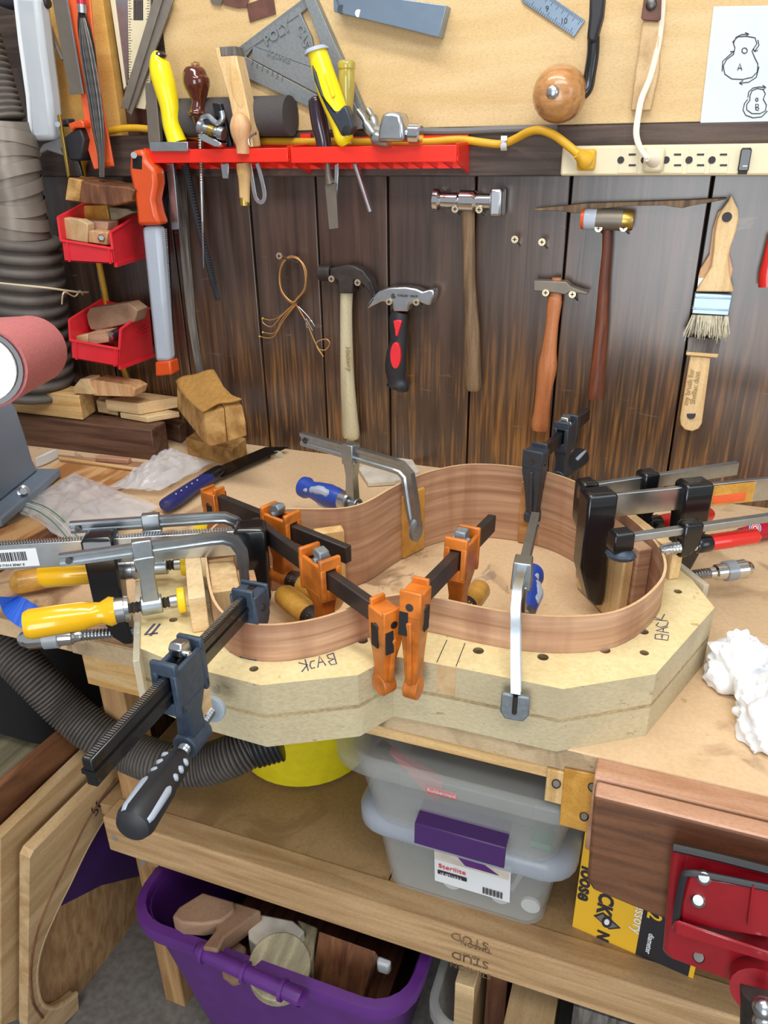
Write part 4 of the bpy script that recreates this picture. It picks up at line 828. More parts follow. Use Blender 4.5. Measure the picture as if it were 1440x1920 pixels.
MB().tube([W(x, y, .088) for x, y in [(378, 235), (380, 222), (392, 219), (402, 228), (410, 232), (418, 222), (416, 208)]], .0042, 10, sub=4)('scroll', 'zinc', t)
lat(374, 238, 420, 252, .095, [(0, 12), (.15, 12), (.2, 8), (.75, 8), (.8, 11), (1, 11)], 'screw_barrel', 'zinc', t)
lat(391, 243, 401, 247, .097, [(0, 9), (1, 9)], 'brass_collar', 'brass', t)
pl('sole', 'chrome', t, [(372, 254), (382, 250), (415, 268), (412, 276), (402, 275), (374, 262)], .098, .080, bev=.001)
pl('blade_tip', 'steel', t, [(413, 306), (429, 306), (428, 335), (417, 335)], .060, .057)
t = thing('rabbet_plane', 'pale wooden bench tool with oval hollow standing in the rack', 'plane', W(430, 280, .06))
MB().plate([(401, 90), (439, 86), (466, 212), (474, 276), (446, 276), (430, 190)], .085, .060)('body', 'maple_v', t, bev=.002)
pl('end_cap', 'weathered', t, [(411, 88), (439, 86), (443, 104), (414, 106)], .0856, .060, bev=.001, label='greyed end grain')
rod('hollow', 'pine_v', t, [(434, 122, 4), (438, 135, 20), (444, 165, 25), (450, 190, 18), (452, 202, 4)], .0853, flat=.06)
MB().tube([W(x, y, .088) for x, y in [(468, 272), (466, 260), (474, 252), (480, 250)]], .0018, 8, sub=4)('hook', 'steel', t)
t = thing('burnisher', 'egg-shaped pale wooden handled tool poking through the rack', 'tool', W(457, 385, .06))
rod('handle', 'beech', t, [(450, 211, 8), (450, 218, 28), (451, 235, 40), (452, 252, 37), (455, 272, 26), (456, 288, 24)], .088, seg=20)
rod('shaft', 'pine_v', t, [(455, 306, 24), (457, 322, 26), (458, 340, 22), (459, 383, 19)], .060)
rod('ferrule', 'brass', t, [(458, 370, 20), (459, 385, 20)], .060, sub=0)
t = thing('slotted_bracket', 'chrome slotted arm hanging below the rack beside the burnisher', 'bracket', W(485, 385, .05))
MB().tube([W(x, y, .056) for x, y in [(468, 306), (472, 330), (478, 365), (483, 376), (491, 379), (496, 370), (494, 350), (486, 318), (482, 306)]], 0, sub=4, sec=[(-.0032, -.001), (.0032, -.001), (.0032, .001), (-.0032, .001)], up=-UY)('arm', 'steel', t, bev=.0004)
# knives and chisels on the right section
t = thing('knife', 'wood chisel with yellow and black rubber grip and grey pommel', 'chisel', W(625, 430, .06))
rod('grip', 'lemon', t, [(593, 92, 36), (598, 108, 38), (606, 135, 41), (617, 170, 44), (630, 205, 42), (640, 235, 38), (646, 262, 34), (650, 272, 16)], .080, seg=22)
MB().lathe(W(592, 90, .08), W(594, 98, .08), [(0, .013), (.5, .0165), (1, .0168)], 20)('pommel', 'light_grey', t)
MB().plate([(583, 120), (592, 135), (606, 178), (618, 203), (632, 210), (646, 196), (655, 214), (662, 240), (655, 252), (640, 256), (632, 240), (612, 205), (600, 180), (588, 150)], .0965, .078)('black_grip', 'slate', t, bev=.003)
rod('thumb_dimple', 'black_matte', t, [(649, 236, 10), (650, 246, 20), (650, 254, 10)], .097, flat=.15)
pl('grip_label', 'lemon', t, [(606, 138), (614, 136), (628, 180), (622, 184)], .0970, .094, bev=.001)
rod('shank', 'gunmetal', t, [(614, 306, 11), (616, 330, 13), (619, 345, 20)], .060)
pl('blade', 'gunmetal', t, [(609, 346), (629, 344), (634, 428), (617, 430)], .062, .059, bev=.0003)
t = thing('plum_chisel', 'chisel with dark plum translucent handle left of the yellow one', 'chisel', W(602, 270, .06))
rod('handle', 'plum', t, [(592, 181, 20), (593, 186, 28), (594, 200, 31), (600, 235, 32), (606, 262, 29), (608, 278, 30)], .066, seg=18)
pl('blade', 'steel', t, [(627, 308), (635, 308), (633, 348), (631, 370), (626, 345)], .058, .055)
t = thing('clear_screwdriver', 'screwdriver with clear amber plastic handle behind the yellow grip', 'screwdriver', W(655, 260, .05))
rod('handle', 'clear_amber', t, [(650, 113, 26), (650, 118, 34), (650, 128, 34), (650, 131, 30), (650, 150, 31), (650, 190, 26), (652, 225, 18)], .060, seg=18)
rod('collar', 'red', t, [(654, 212, 14), (656, 232, 12)], .060, sub=0)
rod('shank', 'steel', t, [(656, 232, 6), (657, 270, 6)], .060, sub=0)
t = thing('steel_strip_tool', 'flat steel bar leaning behind the hammer head on the rack', 'bar', W(675, 240, .03))
pl('bar', 'cast_alu', t, [(656, 190), (664, 192), (684, 240), (664, 244)], .040, .036)
MB().cyl(W(665, 306, .058), W(694, 397, .055), .0038, 10)('steel_rod', 'steel', None, 'thin steel rod poking down from the rack, slanting right', 'rod')
# hammer head
t = thing('hammer_head', 'polished claw hammer lying head-up on the red rack', 'hammer', W(735, 268, .07))
MB().tube([W(x, y, d) for x, y, d in [(672, 208, .075), (682, 222, .08), (695, 245, .085), (710, 260, .09), (730, 262, .092)]], [.004]*5+[.007]*5+[.010]*6, 12, sub=4)('claw', 'steel', t)
MB().tube([W(x, y, d) for x, y, d in [(690, 206, .065), (700, 222, .07), (708, 245, .08), (722, 258, .09)]], [.004]*4+[.007]*4+[.009]*5, 12, sub=4)('claw', 'steel', t)
MB().plate([(715, 212), (735, 209), (751, 212), (756, 235), (758, 266), (706, 267), (708, 245)], .108, .075)('cheek', 'steel', t, bev=.005)
lat(752, 250, 790, 251, .092, [(0, 10), (.35, 10), (.45, 18), (.92, 18), (1, 15)], 'face', 'chrome', t)
# ================================================================ LEFT END OF THE WALL
def ring_stack(name, label, a, b_, r0, r1, n, m, cat, seg=32, depth=.10, up=.55, parent=None):
    prof = []
    for k in range(n):
        r = r0+(r1-r0)*k/n
        prof += [((k+.05)/n, r*(1-depth)), ((k+.22)/n, r*.985), ((k+.45)/n, r), ((k+.68)/n, r*.985), ((k+.85)/n, r*(1-depth))]
    return MB().lathe(a, b_, prof, seg)(name, m, parent, label, cat, ang=70)
t = thing('dust_duct', 'fat ribbed grey dust duct with taped collar at the left edge', 'duct', W(40, 720, .13))
ring_stack('ribbed_duct', None, W(36, 438, .092), W(58, 735, .092), .066, .079, 13, 'duct', None, depth=.15, parent=t)
MB().lathe(W(10, 225, .095), W(36, 442, .095), [(0, .036), (.2, .040), (.35, .043), (.5, .042), (.7, .044), (.9, .047), (1, .048)], 28)('taped_sleeve', 'tape', t)
random.seed(2)
for k in range(6):
    y = 262+k*30; x = 16+k*3.6; MB().tube([W(x, y, .095)+V((math.cos(a)*(.0425+.0010*k), -math.sin(a)*(.0425+.0010*k), .010*math.sin(a+k))) for a in [i*2*math.pi/20 for i in range(20)]], 0, closed=True, sec=[(-.0006, -.009), (.0006, -.009), (.0006, .009), (-.0006, .009)])('tape_wrap', 'tape', t)
ring_stack('upper_hose', None, W(-62, 40, .095), W(2, 230, .095), .042, .038, 16, 'duct', None, parent=t)
MB().tube([W(x, y, d) for x, y, d in [(-10, 530, .22), (40, 535, .22), (90, 540, .20), (125, 545, .16), (150, 548, .10), (165, 548, .05)]], .0016, 6, sub=4)('tie_wire', 'string', t)
MB().tube([W(x, y, d) for x, y, d in [(116, 570, .18), (120, 548, .18), (140, 556, .12), (150, 545, .08), (155, 553, .06)]], .0012, 6, sub=4)('tie_wire', 'string', t)
# orange sleeve with flogger, grey saw sheet, bubble tube
t = thing('orange_sleeve', 'orange plastic sleeve with a bundle of black twisted blades under clear film', 'sleeve', W(190, 310, .06))
pl('backing', 'orange_sleeve', t, [(124, -10), (168, -10), (177, 100), (192, 200), (213, 312), (176, 318), (164, 280), (154, 200), (140, 100)], .062, .058, bev=.0015)
rod('bundle', 'black_matte', t, [(152, 22, 12), (157, 50, 26), (164, 90, 31), (170, 140, 30), (178, 190, 29), (184, 240, 26), (189, 290, 14), (191, 335, 14)], .072, seg=16, flat=.6)
for k in range(9):
    off = -9+k*2.3
    MB().tube([W(155+off*.35, 34, .080), W(160+off*1.1, 80, .083), W(169+off*1.3, 135, .083), W(178+off*1.2, 190, .083), W(185+off*1.0, 245, .082), W(190+off*.5, 290, .078), W(191+off*.4, 332, .076)], [.0009, .0013, .0009, .0013]*8, 5, sub=5)('twisted_strand', 'slate' if k % 2 else 'gunmetal', t)
lat(153, 8, 154, 24, .074, [(0, 8), (1, 8)], 'ferrule', 'steel', t); lat(152, -10, 153, 8, .074, [(0, 9), (1, 9)], 'cap', 'magenta_red', t)
pl('end_stud', 'orange_plastic', t, [(196, 304), (208, 303), (210, 311), (198, 312)], .064, .0595)
t = thing('grey_saw_sheet', 'flat grey metal saw plate hanging left of the orange sleeve', 'saw', W(140, 175, .05))
pl('plate', 'gunmetal', t, [(96, -10), (122, -10), (155, 176), (131, 178), (117, 105)], .070, .0685, bev=0)
pl('bright_edge', 'steel', t, [(122, -10), (125, -10), (157, 175), (155, 176)], .0704, .0684, bev=0)
t = thing('bubble_wrap_tube', 'long tube of bubble wrap hanging at the top left', 'tube', W(80, 265, .08))
MB().plate([(24, -10), (68, -10), (80, 90), (92, 180), (100, 262), (56, 265), (50, 180), (36, 80)], .080, .050)('bubble_wrap', 'bubble', t, bev=.008)
pl('film_edge', 'white', t, [(24, -10), (28, -10), (40, 80), (53, 180), (58, 264), (55, 265), (48, 180), (34, 80)], .082, .078, bev=.0004)
t = thing('tool_string', 'pair of pale strings hanging beside the bubble wrap tube', 'string', W(105, 220, .05))
for p in ([(76, 60), (90, 130), (100, 205), (101, 214)], [(80, 75), (95, 150), (113, 215)]): MB().tube([W(x, y, .055) for x, y in p], .0010, 6, sub=4)('strand', 'string', t)
MB().tube([W(x, y, .05) for x, y in [(140, -10), (124, 10), (114, 60)]], .004, 8)('dark_tool_rod', 'gunmetal', None, 'dark rod slanting down behind the grey saw plate', 'rod')
MB().tube([W(x, y, .045) for x, y in [(78, 8), (92, 45), (106, 85), (118, 112)]], .0036, 8)('thin_dark_rod', 'gunmetal', None, 'thin dark rod between bubble wrap tube and grey saw plate', 'rod')
MB().lathe(W(2, 4, .06), W(92, 6, .06), [(0, .006), (.2, .010), (.8, .012), (1, .006)], 14)('black_bar', 'box_black', None, 'short black bar at the top left behind the bubble wrap tube', 'bar')
# strip, rulers left of plywood
t = thing('wooden_ruler', 'cream printed ruler with barcode behind the folding metal bars', 'ruler', W(260, 150, .03))
pl('blade', 'cream', t, [(240, -10), (281, -10), (281, 150), (272, 205), (240, 200)], .020, .0165, bev=.0003)
tk = MB()
for k in range(40):
    y = -4+k*5; ln = 7 if k % 4 else 11
    tk.beam(W(241, y, .0202), W(241+ln*.6, y, .0202), .0006, .0003, -UY); tk.beam(W(280-ln*.6, y, .0202), W(280, y, .0202), .0006, .0003, -UY)
tk('graduations', 'ink', t, kind='stuff')
bc = MB()
for k in range(14): bc.beam(W(251+k*1.3, 0, .0202), W(251+k*1.3, 38, .0202), .0007 if k % 3 else .0012, .0003, -UY)
bc('barcode', 'ink', t)
t = thing('aluminium_straightedge', 'bright aluminium straightedge with cream edge left of the ruler', 'ruler', W(235, 160, .03))
pl('blade', 'alu', t, [(214, -10), (240, -10), (242, 150), (236, 160)], .020, .014, bev=.0004); pl('edge', 'cream', t, [(205, -10), (214, -10), (236, 162), (232, 168)], .021, .014, bev=.0004)
t = thing('folding_bars', 'two crossed-over dark grey metal bars slanting beside the plywood', 'bar', W(235, 205, .04))
pl('bar', 'bar_grey', t, [(290, -10), (307, -10), (240, 205), (225, 203)], .034, .030, bev=.0006); pl('bar', 'bar_grey', t, [(309, -10), (328, -10), (246, 216), (236, 208)], .030, .026, bev=.0006)
# black quick clamp
t = thing('quick_clamp', 'black and orange trigger clamp hanging at the left above the curved block', 'clamp', W(140, 330, .05))
pl('jaw', 'grey_plastic', t, [(68, 285), (80, 270), (100, 262), (120, 258), (125, 275), (112, 280), (118, 292), (105, 288), (88, 282), (74, 290)], .070, .050, bev=.002)
pl('body', 'box_black', t, [(118, 258), (134, 246), (150, 240), (158, 262), (152, 300), (140, 302), (130, 300), (124, 280)], .075, .045, bev=.003)
pl('grip', 'orange_plastic', t, [(126, 232), (150, 224), (156, 230), (158, 240), (140, 240), (134, 246)], .078, .050, bev=.002)
pl('bar', 'dark_steel', t, [(138, 300), (146, 300), (154, 330), (144, 331)], .062, .056); pl('trigger', 'box_black', t, [(106, 225), (126, 222), (128, 234), (112, 238)], .07, .052, bev=.002)
t = thing('coping_frame', 'thin brass-coloured strip with hook hanging by strings', 'tool', W(120, 320, .06))
pl('strip', 'brass', t, [(106, 216), (112, 214), (130, 330), (126, 334)], .086, .082); MB().cyl(W(108, 233, .09), W(108, 233, .075), .004, 12)('screw', 'steel', t)
MB().tube([W(x, y, .07) for x, y in [(66, 300), (72, 288), (68, 296), (76, 290)]], .0016, 6, sub=3)('wire_twist', 'gold_wire', None, 'small twist of wire on the taped duct sleeve', 'wire')
# curved wooden block on top of bins, lath strips
t = thing('curved_wood_block', 'brown curved-bottom wooden block above the upper red bin', 'block', W(190, 380, .08))
MB().plate([(128, 333), (180, 346), (240, 351), (252, 356), (246, 378), (215, 386), (160, 382), (123, 376)], .105, .03)('body', 'scrap_brown', t, bev=.002)
pl('light_face', 'old_block', t, [(128, 333), (152, 338), (148, 378), (122, 375)], .107, .10, bev=.001)
pl('weathered_lath', 'weathered', None, [(326, 330), (342, 330), (362, 600), (377, 703), (369, 704), (350, 600), (337, 460)], .012, .003, label='thin weathered grey lath standing against the planks behind the rasps', cat='lath')
t = thing('black_saw_blade', 'narrow black toothed blade hanging right of the grey sheath', 'blade', W(315, 650, .03))
pl('blade', 'black_blade', t, [(296, 306), (310, 306), (326, 652), (320, 655), (304, 440)], .034, .032, bev=0)
tk = MB()
for k in range(60):
    u = k/60; tk.box(W(311+u*13.5, 430+u*222, .0345), (.0032, .001, .0018))
tk('teeth', 'white', t, kind='stuff')
t = thing('sheathed_pull_saw', 'orange-handled tool in a long pale grey sheath hanging by the rack', 'saw', W(300, 705, .06))
MB().plate([(243, 283), (262, 280), (270, 284), (272, 300), (290, 318), (292, 345), (287, 375), (292, 400), (300, 422), (257, 424), (254, 390), (247, 350), (241, 320)], .098, .070)('handle', 'orange_plastic', t, bev=.006)
pl('handle_slot', 'dark_void', t, [(248, 290), (266, 292), (266, 318), (248, 316)], .0985, .097, bev=.001)
MB().cyl(W(251, 291, .103), W(251, 291, .097), .0045, 12)('hanging_screw', 'steel', t)
MB().plate([(264, 424), (297, 424), (318, 678), (290, 680)], .092, .070)('sheath', 'sleeve_clear', t, bev=.007)
pl('end_cap', 'orange_plastic', t, [(290, 679), (318, 677), (322, 703), (291, 706)], .094, .068, bev=.003)
# red bins
def hbin(label, F, R, d0, blocks):
    """F: front outline px [top-left, top-right(lip), bottom-right, bottom-left]; R: right back top/bottom"""
    t = thing('parts_bin', label, 'bin', W(F[3][0], F[3][1], d0), 'red hanging parts bins')
    tl, tr, br, bl = [W(x, y, d0) for x, y in F]
    rt, rb = [W(x, y, .02) for x, y in R]; dx = tr-tl
    off = rt-tr; lt = tl+V((off.x*.9, off.y, off.z)); lb = bl+V((rb.x-br.x, rb.y-br.y, rb.z-br.z))*1.0
    th = .0022; mb = MB()
    def panel(a, b_, c, d, name, n):
        n = V(n)*th; return MB().loft([[a, b_, c, d], [a+n, b_+n, c+n, d+n]])(name, 'red', t, bev=.0005)
    lip = .52
    fl, fr = tl.lerp(bl, lip), tr.lerp(br, lip)
    panel(fl, fr, br, bl, 'front_wall', UY); panel(tr, rt, rb, br, 'side_wall', -UX); panel(tl, lt, lb, bl, 'side_wall', UX); panel(bl, br, rb, lb, 'bottom', UZ); panel(lt, rt, rb, lb, 'back_wall', -UY)
    for a, b_ in ((tl, lt), (tr, rt), (fl, fr), (tl, fl), (tr, fr)): MB().tube([a, b_], .0025, 8)('rim', 'red', t)
    for u in (.25, .5, .75): MB().beam(tr.lerp(br, .25+u*.3).lerp(rt.lerp(rb, .25+u*.3), .35), tr.lerp(br, .25+u*.3).lerp(rt.lerp(rb, .25+u*.3), .95), .0018, .0018)('ridge', 'red', t)
    MB().beam(fl.lerp(fr, .12), bl.lerp(br, .12), .003, .004, UY).beam(fl.lerp(fr, .93), bl.lerp(br, .93), .003, .004, UY)('rib', 'red', t)
    MB().beam(br+V((0, .002, -.002)), rb+V((0, 0, -.002)), .005, .006)('foot', 'red', t)
    return t
hbin('upper red plastic bin holding wood offcuts', [(109, 408), (207, 436), (215, 495), (120, 490)], [(268, 398), (272, 478)], .125, None)
hbin('lower red plastic bin holding offcuts and a purple brown block', [(130, 600), (226, 618), (222, 688), (134, 672)], [(280, 578), (288, 664)], .125, None)
def wblock(label, pix, d1, d0, m, group='offcuts in the red bins', name='wood_offcut'): pl(name, m, None, pix, d1, d0, bev=.0015, label=label, cat='offcut', group=group)
wblock('tan rounded offcut standing front left in the upper bin', [(116, 408), (150, 412), (164, 420), (164, 456), (118, 448)], .112, .095, 'birch_ply')
wblock('small square offcut with a bolt in the upper bin', [(166, 432), (201, 436), (200, 460), (166, 455)], .112, .09, 'beech')
wblock('orange-tan offcut lying behind the bolted one in the upper bin', [(152, 413), (202, 416), (201, 434), (166, 430)], .088, .060, 'jaw_wood')
wblock('square offcut standing at the back of the upper bin', [(154, 386), (200, 384), (206, 420), (156, 414)], .055, .035, 'ochre')
wblock('pale rolled offcut at the back right of the upper bin', [(204, 388), (240, 392), (250, 398), (208, 418)], .055, .03, 'scrap_olive')
MB().lathe(W(190, 446, .118), W(190, 446, .112), [(0, .004), (.5, .006), (1, .006)], 6)('hex_bolt', 'steel', None, 'small steel bolt on the square offcut in the upper bin', 'bolt')
wblock('purple-brown rounded wood block sticking up from the lower bin', [(162, 590), (168, 578), (240, 568), (258, 582), (252, 604), (182, 620), (170, 618), (165, 606)], .090, .060, 'scrap_tan')
wblock('little pale cube at the left in the lower bin', [(142, 630), (164, 627), (166, 648), (143, 645)], .112, .09, 'birch_ply')
wblock('orange-tan block beside the pale cube in the lower bin', [(165, 624), (203, 620), (203, 642), (167, 648)], .112, .085, 'jaw_wood')
t = thing('glass_jar', 'small dark jar lying in the lower bin', 'jar', W(215, 640, .10)); MB().cyl(W(204, 632, .11), W(222, 626, .09), .010, 16)('body', 'plum', t); MB().cyl(W(203, 633, .111), W(207, 631, .106), .0108, 16)('lid', 'steel', t)
# ================================================================ ON THE BENCH, LEFT
def qbox(name, label, a, b_, c, top, m, cat='block', h0=0.0, parent=None, group=None, bev=.0015):
    A, Bp, Cp = Q(*a, h0), Q(*b_, h0), Q(*c, h0); H = on(Bp, UZ, *top).z-Bp.z; D = A+(Cp-Bp)
    return MB().loft([[A, Bp, Cp, D], [p+UZ*H for p in (A, Bp, Cp, D)]])(name, m, parent, label, cat, group, bev=bev), H
_, hw = qbox('walnut_beam', 'long dark walnut beam lying along the wall end of the bench', (30, 833), (292, 864), (318, 846), (291, 806), 'walnut_x', 'timber')
hw += .0012
_, h2 = qbox('pale_timber', 'pale squared timber with a knot lying on the walnut beam', (20, 772), (156, 788), (180, 771), (154, 742), 'pine_x', 'timber', hw)
qbox('sloped_offcut', 'thin pale offcut between the squared timber and the stacked pair', (184, 773), (222, 780), (228, 771), (222, 757), 'birch_ply', 'offcut', hw)
_, h3 = qbox('end_cut_slab', 'pale slab at the bottom of the stacked pair on the walnut beam', (226, 784), (277, 793), (338, 782), (277, 782), 'maple', 'offcut', hw)
qbox('end_cut_slab', 'thicker pale slab on top of the stacked pair on the walnut beam', (200, 769), (262, 778), (336, 764), (262, 757), 'maple', 'offcut', hw+h3+.001)
qbox('dark_beam', 'second dark beam in shadow behind the walnut one', (300, 820), (340, 832), (352, 822), (340, 798), 'walnut_x', 'timber')
pl('wedge_offcut', 'birch_ply', None, [(136, 728), (150, 711), (166, 711), (170, 726), (178, 740), (140, 738)], .115, .085, label='small pale triangular offcut behind the timber stack', cat='offcut')
pl('arched_offcut', 'beech', None, [(170, 715), (176, 712), (240, 722), (254, 730), (250, 744), (176, 742)], .110, .075, label='orange-tan arched offcut with two holes behind the timber stack', cat='offcut')
_, hb = qbox('chunky_block', 'pale rough block lying under the leather-topped block', (352, 852), (438, 874), (464, 852), (440, 842), 'old_block', 'block')
t = thing('split_post', 'rough split wood post end with tan leather draped on top', 'block', Q(400, 840, .03))
dd = .19; P0 = W(384, 776, dd); r_ = ray(332, 722); PB = CAM+r_*((P0.z+.004-CAM.z)/r_.z); vec = PB-P0; vec2 = V((vec.x, vec.y, .012))
MB().ext([W(x, y, dd) for x, y in [(384, 776), (421, 764), (422, 780), (427, 831), (394, 839), (384, 833)]], vec2)('half', 'old_block', t, bev=.003)
MB().ext([W(x, y, dd) for x, y in [(422, 764), (454, 758), (461, 790), (464, 818), (428, 830)]], vec2)('half', 'old_block', t, bev=.003)
dB = -PB.y
lc = crm([W(x, y, dB+(dd-dB)*u) for x, y, u in ((330, 718, 0), (340, 740, .33), (358, 760, .66), (379, 776, 1.02))], 5)
rc = crm([W(x, y, dB+(dd-dB)*u) for x, y, u in ((402, 699, 0), (414, 718, .33), (428, 740, .66), (453, 754, 1.02))], 5)
def lf_(u, v):
    i = min(int(v*15), 14); f_ = v*15-i; p = lc[i].lerp(lc[i+1], f_).lerp(rc[i].lerp(rc[i+1], f_), u)
    return p+UZ*(.004+.003*math.sin(u*3.1)+.0015*math.sin(u*9+v*4))
MB().grid(lf_, 12, 15)('leather', 'leather_tan', t, solid=.0025)
# sheet goods at the left
def qpoly(name, label, pix, h0, h1, m, cat, parent=None, bev=.0006, group=None): return MB().plate(pix, h1, h0, Q)(name, m, parent, label, cat, group, bev=bev)
qpoly('plywood_sheet', 'plywood sheet with wavy brown grain lying under the bags', [(112, 866), (262, 884), (185, 935), (30, 925)], .001, .010, 'curly', 'plywood')
qpoly('thin_board', 'thin tan board along the foot of the walnut beam', [(108, 852), (288, 868), (262, 880), (112, 862)], .001, .006, 'jaw_wood', 'board')
MB().cyl(Q(112, 860, .014), Q(256, 880, .014), .0032, 10)('dowel', 'pine_x', None, 'thin pale dowel lying on the plywood sheet', 'dowel')
qbox('small_reddish_block', 'small reddish brown strip of wood in front of the walnut beam', (179, 866), (240, 871), (248, 866), (239, 862), 'jaw_wood', 'block', .0065)
qbox('white_box', 'white plastic box corner showing behind the grey machine', (68, 877), (88, 870), (111, 858), (86, 852), 'white', 'box', .002)
qpoly('striped_board', 'brown board with diagonal grain under the grey machine foot', [(-20, 1000), (72, 962), (90, 985), (-20, 1046)], .001, .012, 'curly', 'board')
qpoly('striped_board', 'darker thin board beside the diagonal-grained board', [(-20, 1056), (92, 986), (106, 1000), (0, 1062), (-20, 1072)], .001, .009, 'scrap_brown', 'board')
# sanding machine
t = thing('belt_sander', 'blue-grey bench machine with pink sanding belt at the left edge', 'machine', Q(40, 940))
p1, p2 = Q(116, 893, .0125), Q(4, 990, .0125); e = (p2-p1).normalized(); nb = V((e.y, -e.x, 0)); nb = nb if nb.x < 0 else -nb
bz = lambda p, k, h: p+nb*k+UZ*h
MB().loft([[bz(p1, 0, 0), bz(p2, 0, 0), bz(p2, .25, 0), bz(p1, .25, 0)], [bz(p1, 0, .014), bz(p2, 0, .014), bz(p2, .25, .014), bz(p1, .25, .014)]])('foot', 'machine_blue', t, bev=.003)
q1, q2 = bz(p1, .030, .014)+e*.012, bz(p2, .030, .014)
tp = [(0, 0), (.004, .02), (.006, .06), (.010, .11), (.022, .145), (.05, .165)]
MB().loft([[q1-e*0+nb*k*.6+e*k*1.2+UZ*h, q2+nb*k*.6+UZ*h+e*.05, q2+nb*.2+UZ*h+e*.05, q1+nb*.2+e*k*1.2+UZ*h] for k, h in tp])('body', 'machine_blue', t, bev=.004, ang=50)
MB().lathe(Q(44, 921, .028), Q(44, 921, .036), [(0, .009), (.3, .009), (.35, .006), (1, .005)], 16)('bolt', 'steel', t)
nc, fc = W(-30, 690, .58), W(60, 656, .42); ax = (fc-nc).normalized(); R_ = .041
MB().cyl(nc, fc, R_, 36)('belt_drum', 'pink_belt', t, ang=50)
lf = ax.cross(UZ).normalized(); lf = lf if lf.x < 0 else -lf
mb = MB(); mb.loft([[nc+UZ*R_, nc-UZ*R_, nc-UZ*R_+lf*.35, nc+UZ*R_+lf*.35], [fc+UZ*R_, fc-UZ*R_, fc-UZ*R_+lf*.35, fc+UZ*R_+lf*.35]])('belt', 'pink_belt', t)
MB().cyl(nc-ax*.006, nc+ax*.001, R_*.93, 32)('rubber_ring', 'black_gloss', t); MB().cyl(nc-ax*.010, nc-ax*.005, R_*.80, 32)('end_cap', 'white', t)
MB().beam(nc.lerp(fc, .5)-UZ*.02+lf*.08, nc.lerp(fc, .5)-UZ*.10+lf*.08, .06, .08, lf)('arm', 'machine_blue', t)
# plastic bags: crumpled clear film
import mathutils
def bag(label, cor, hmax, seed, zipl=None):
    t = thing('plastic_bag', label, 'bag', Q(*cor[0]))
    P = [Q(x, y, .011) for x, y in cor]; nz = mathutils.noise
    def f(u, v, lay):
        p = P[0].lerp(P[1], u).lerp(P[3].lerp(P[2], u), v); ed = min(1, 5*min(u, 1-u, v, 1-v))
        q = V((u*5+seed, v*4, lay*3)); bul = math.sin(math.pi*u)*math.sin(math.pi*v)
        z_ = hmax*bul*(.55 if lay else .1)+hmax*.5*abs(nz.noise(q))*ed+hmax*.35*abs(nz.noise(q*2.3))*ed+(.0015 if lay else 0)
        if lay == 0: z_ *= .25
        return p+UZ*z_+V((nz.noise(q*1.3+V((9, 0, 0))), nz.noise(q*1.3+V((0, 9, 0))), 0))*.006*(1+0*lay)
    for lay in (0, 1): MB().grid(lambda u, v: f(u, v, lay), 34, 34)('film_layer', 'bag_film', t, ang=80)
    if zipl:
        for v in zipl: MB().tube([f(u/20, v, 1)+UZ*.0008 for u in range(21)], .0009, 5)('zip_line', 'green_cloth' if v == zipl[0] else 'white', t)
    return t
bag('large clear zip bag with green seal line lying in front of the machine', [(150, 1032), (30, 952), (138, 888), (300, 950)], .028, 3)
t = ORG  # (keeps name table)
def ziplines():
    par = bpy.data.objects['plastic_bag']
    for k, col in ((0, 'green_cloth'), (5, 'white'), (9, 'green_cloth')):
        pts = [Q(x+k*1.6, y-k*.9, .022+.006*math.sin(i*1.2)) for i, (x, y) in enumerate([(42, 948), (70, 958), (95, 975), (115, 995), (132, 1016), (145, 1028)])]
        MB().tube(pts, .0008, 5, sub=4)('zip_line', col, par)
ziplines()
bag('smaller clear plastic bag crumpled against the rough block', [(205, 915), (300, 920), (398, 868), (320, 842)], .030, 8)
# pull saw on the bench
t = thing('pull_saw', 'japanese style pull saw with navy handle and dark blade lying on the bench', 'saw', Q(340, 930))
rod('handle', 'navy', t, [(305, 950, 16), (310, 948, 30), (330, 936, 34), (360, 915, 30), (392, 895, 28)], .014, fn=Q, flat=.8)
rod('collar', 'black_gloss', t, [(382, 900, 28), (398, 891, 30), (412, 882, 26), (416, 878, 14)], .014, fn=Q, flat=.8)
b_ = qpoly('blade', None, [(402, 878), (498, 838), (540, 838), (416, 894)], .010, .0112, 'black_blade', None, t, bev=0)
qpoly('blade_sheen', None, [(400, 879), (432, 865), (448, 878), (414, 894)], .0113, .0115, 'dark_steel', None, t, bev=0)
for k in range(5): MB().cyl(Q(330+k*10, 926-k*6.5, .0275), Q(330+k*10, 926-k*6.5, .0285), .0012, 8)('grip_dot', 'light_grey', t)
MB().cyl(Q(312, 946, .0275), Q(312, 946, .0285), .003, 10)('hang_hole', 'ink', t)
# folded cloth / pale wood wedge
qpoly('pale_wedge', 'flat pale wood wedge lying behind the guitar side by the wall', [(672, 878), (690, 866), (768, 853), (787, 884), (740, 902), (690, 905)], .001, .008, 'plaster', 'board')
MB().cyl(Q(520, 858, .0005), Q(520, 858, .0013), .012, 24)('felt_disc', 'scrap_olive', None, 'small dark ring mark disc near the saw blade tip', 'disc')
# yellow pad peeping behind left end
MB().lathe(Q(373, 992, .07), Q(396, 996, .07), [(0, .011), (1, .012)], 20)('yellow_pad', 'pad_yellow', None, 'yellow round clamp pad just visible behind the left rim', 'pad')
# wooden handle at left
t = thing('wooden_tool_handle', 'worn ochre wooden handle lying left of the farther yellow grip', 'handle', Q(60, 1095))
rod('handle', 'ochre', t, [(26, 1092, 28), (32, 1092, 42), (50, 1089, 44), (75, 1085, 42), (100, 1080, 36), (120, 1076, 26), (150, 1070, 24)], .020, fn=Q)
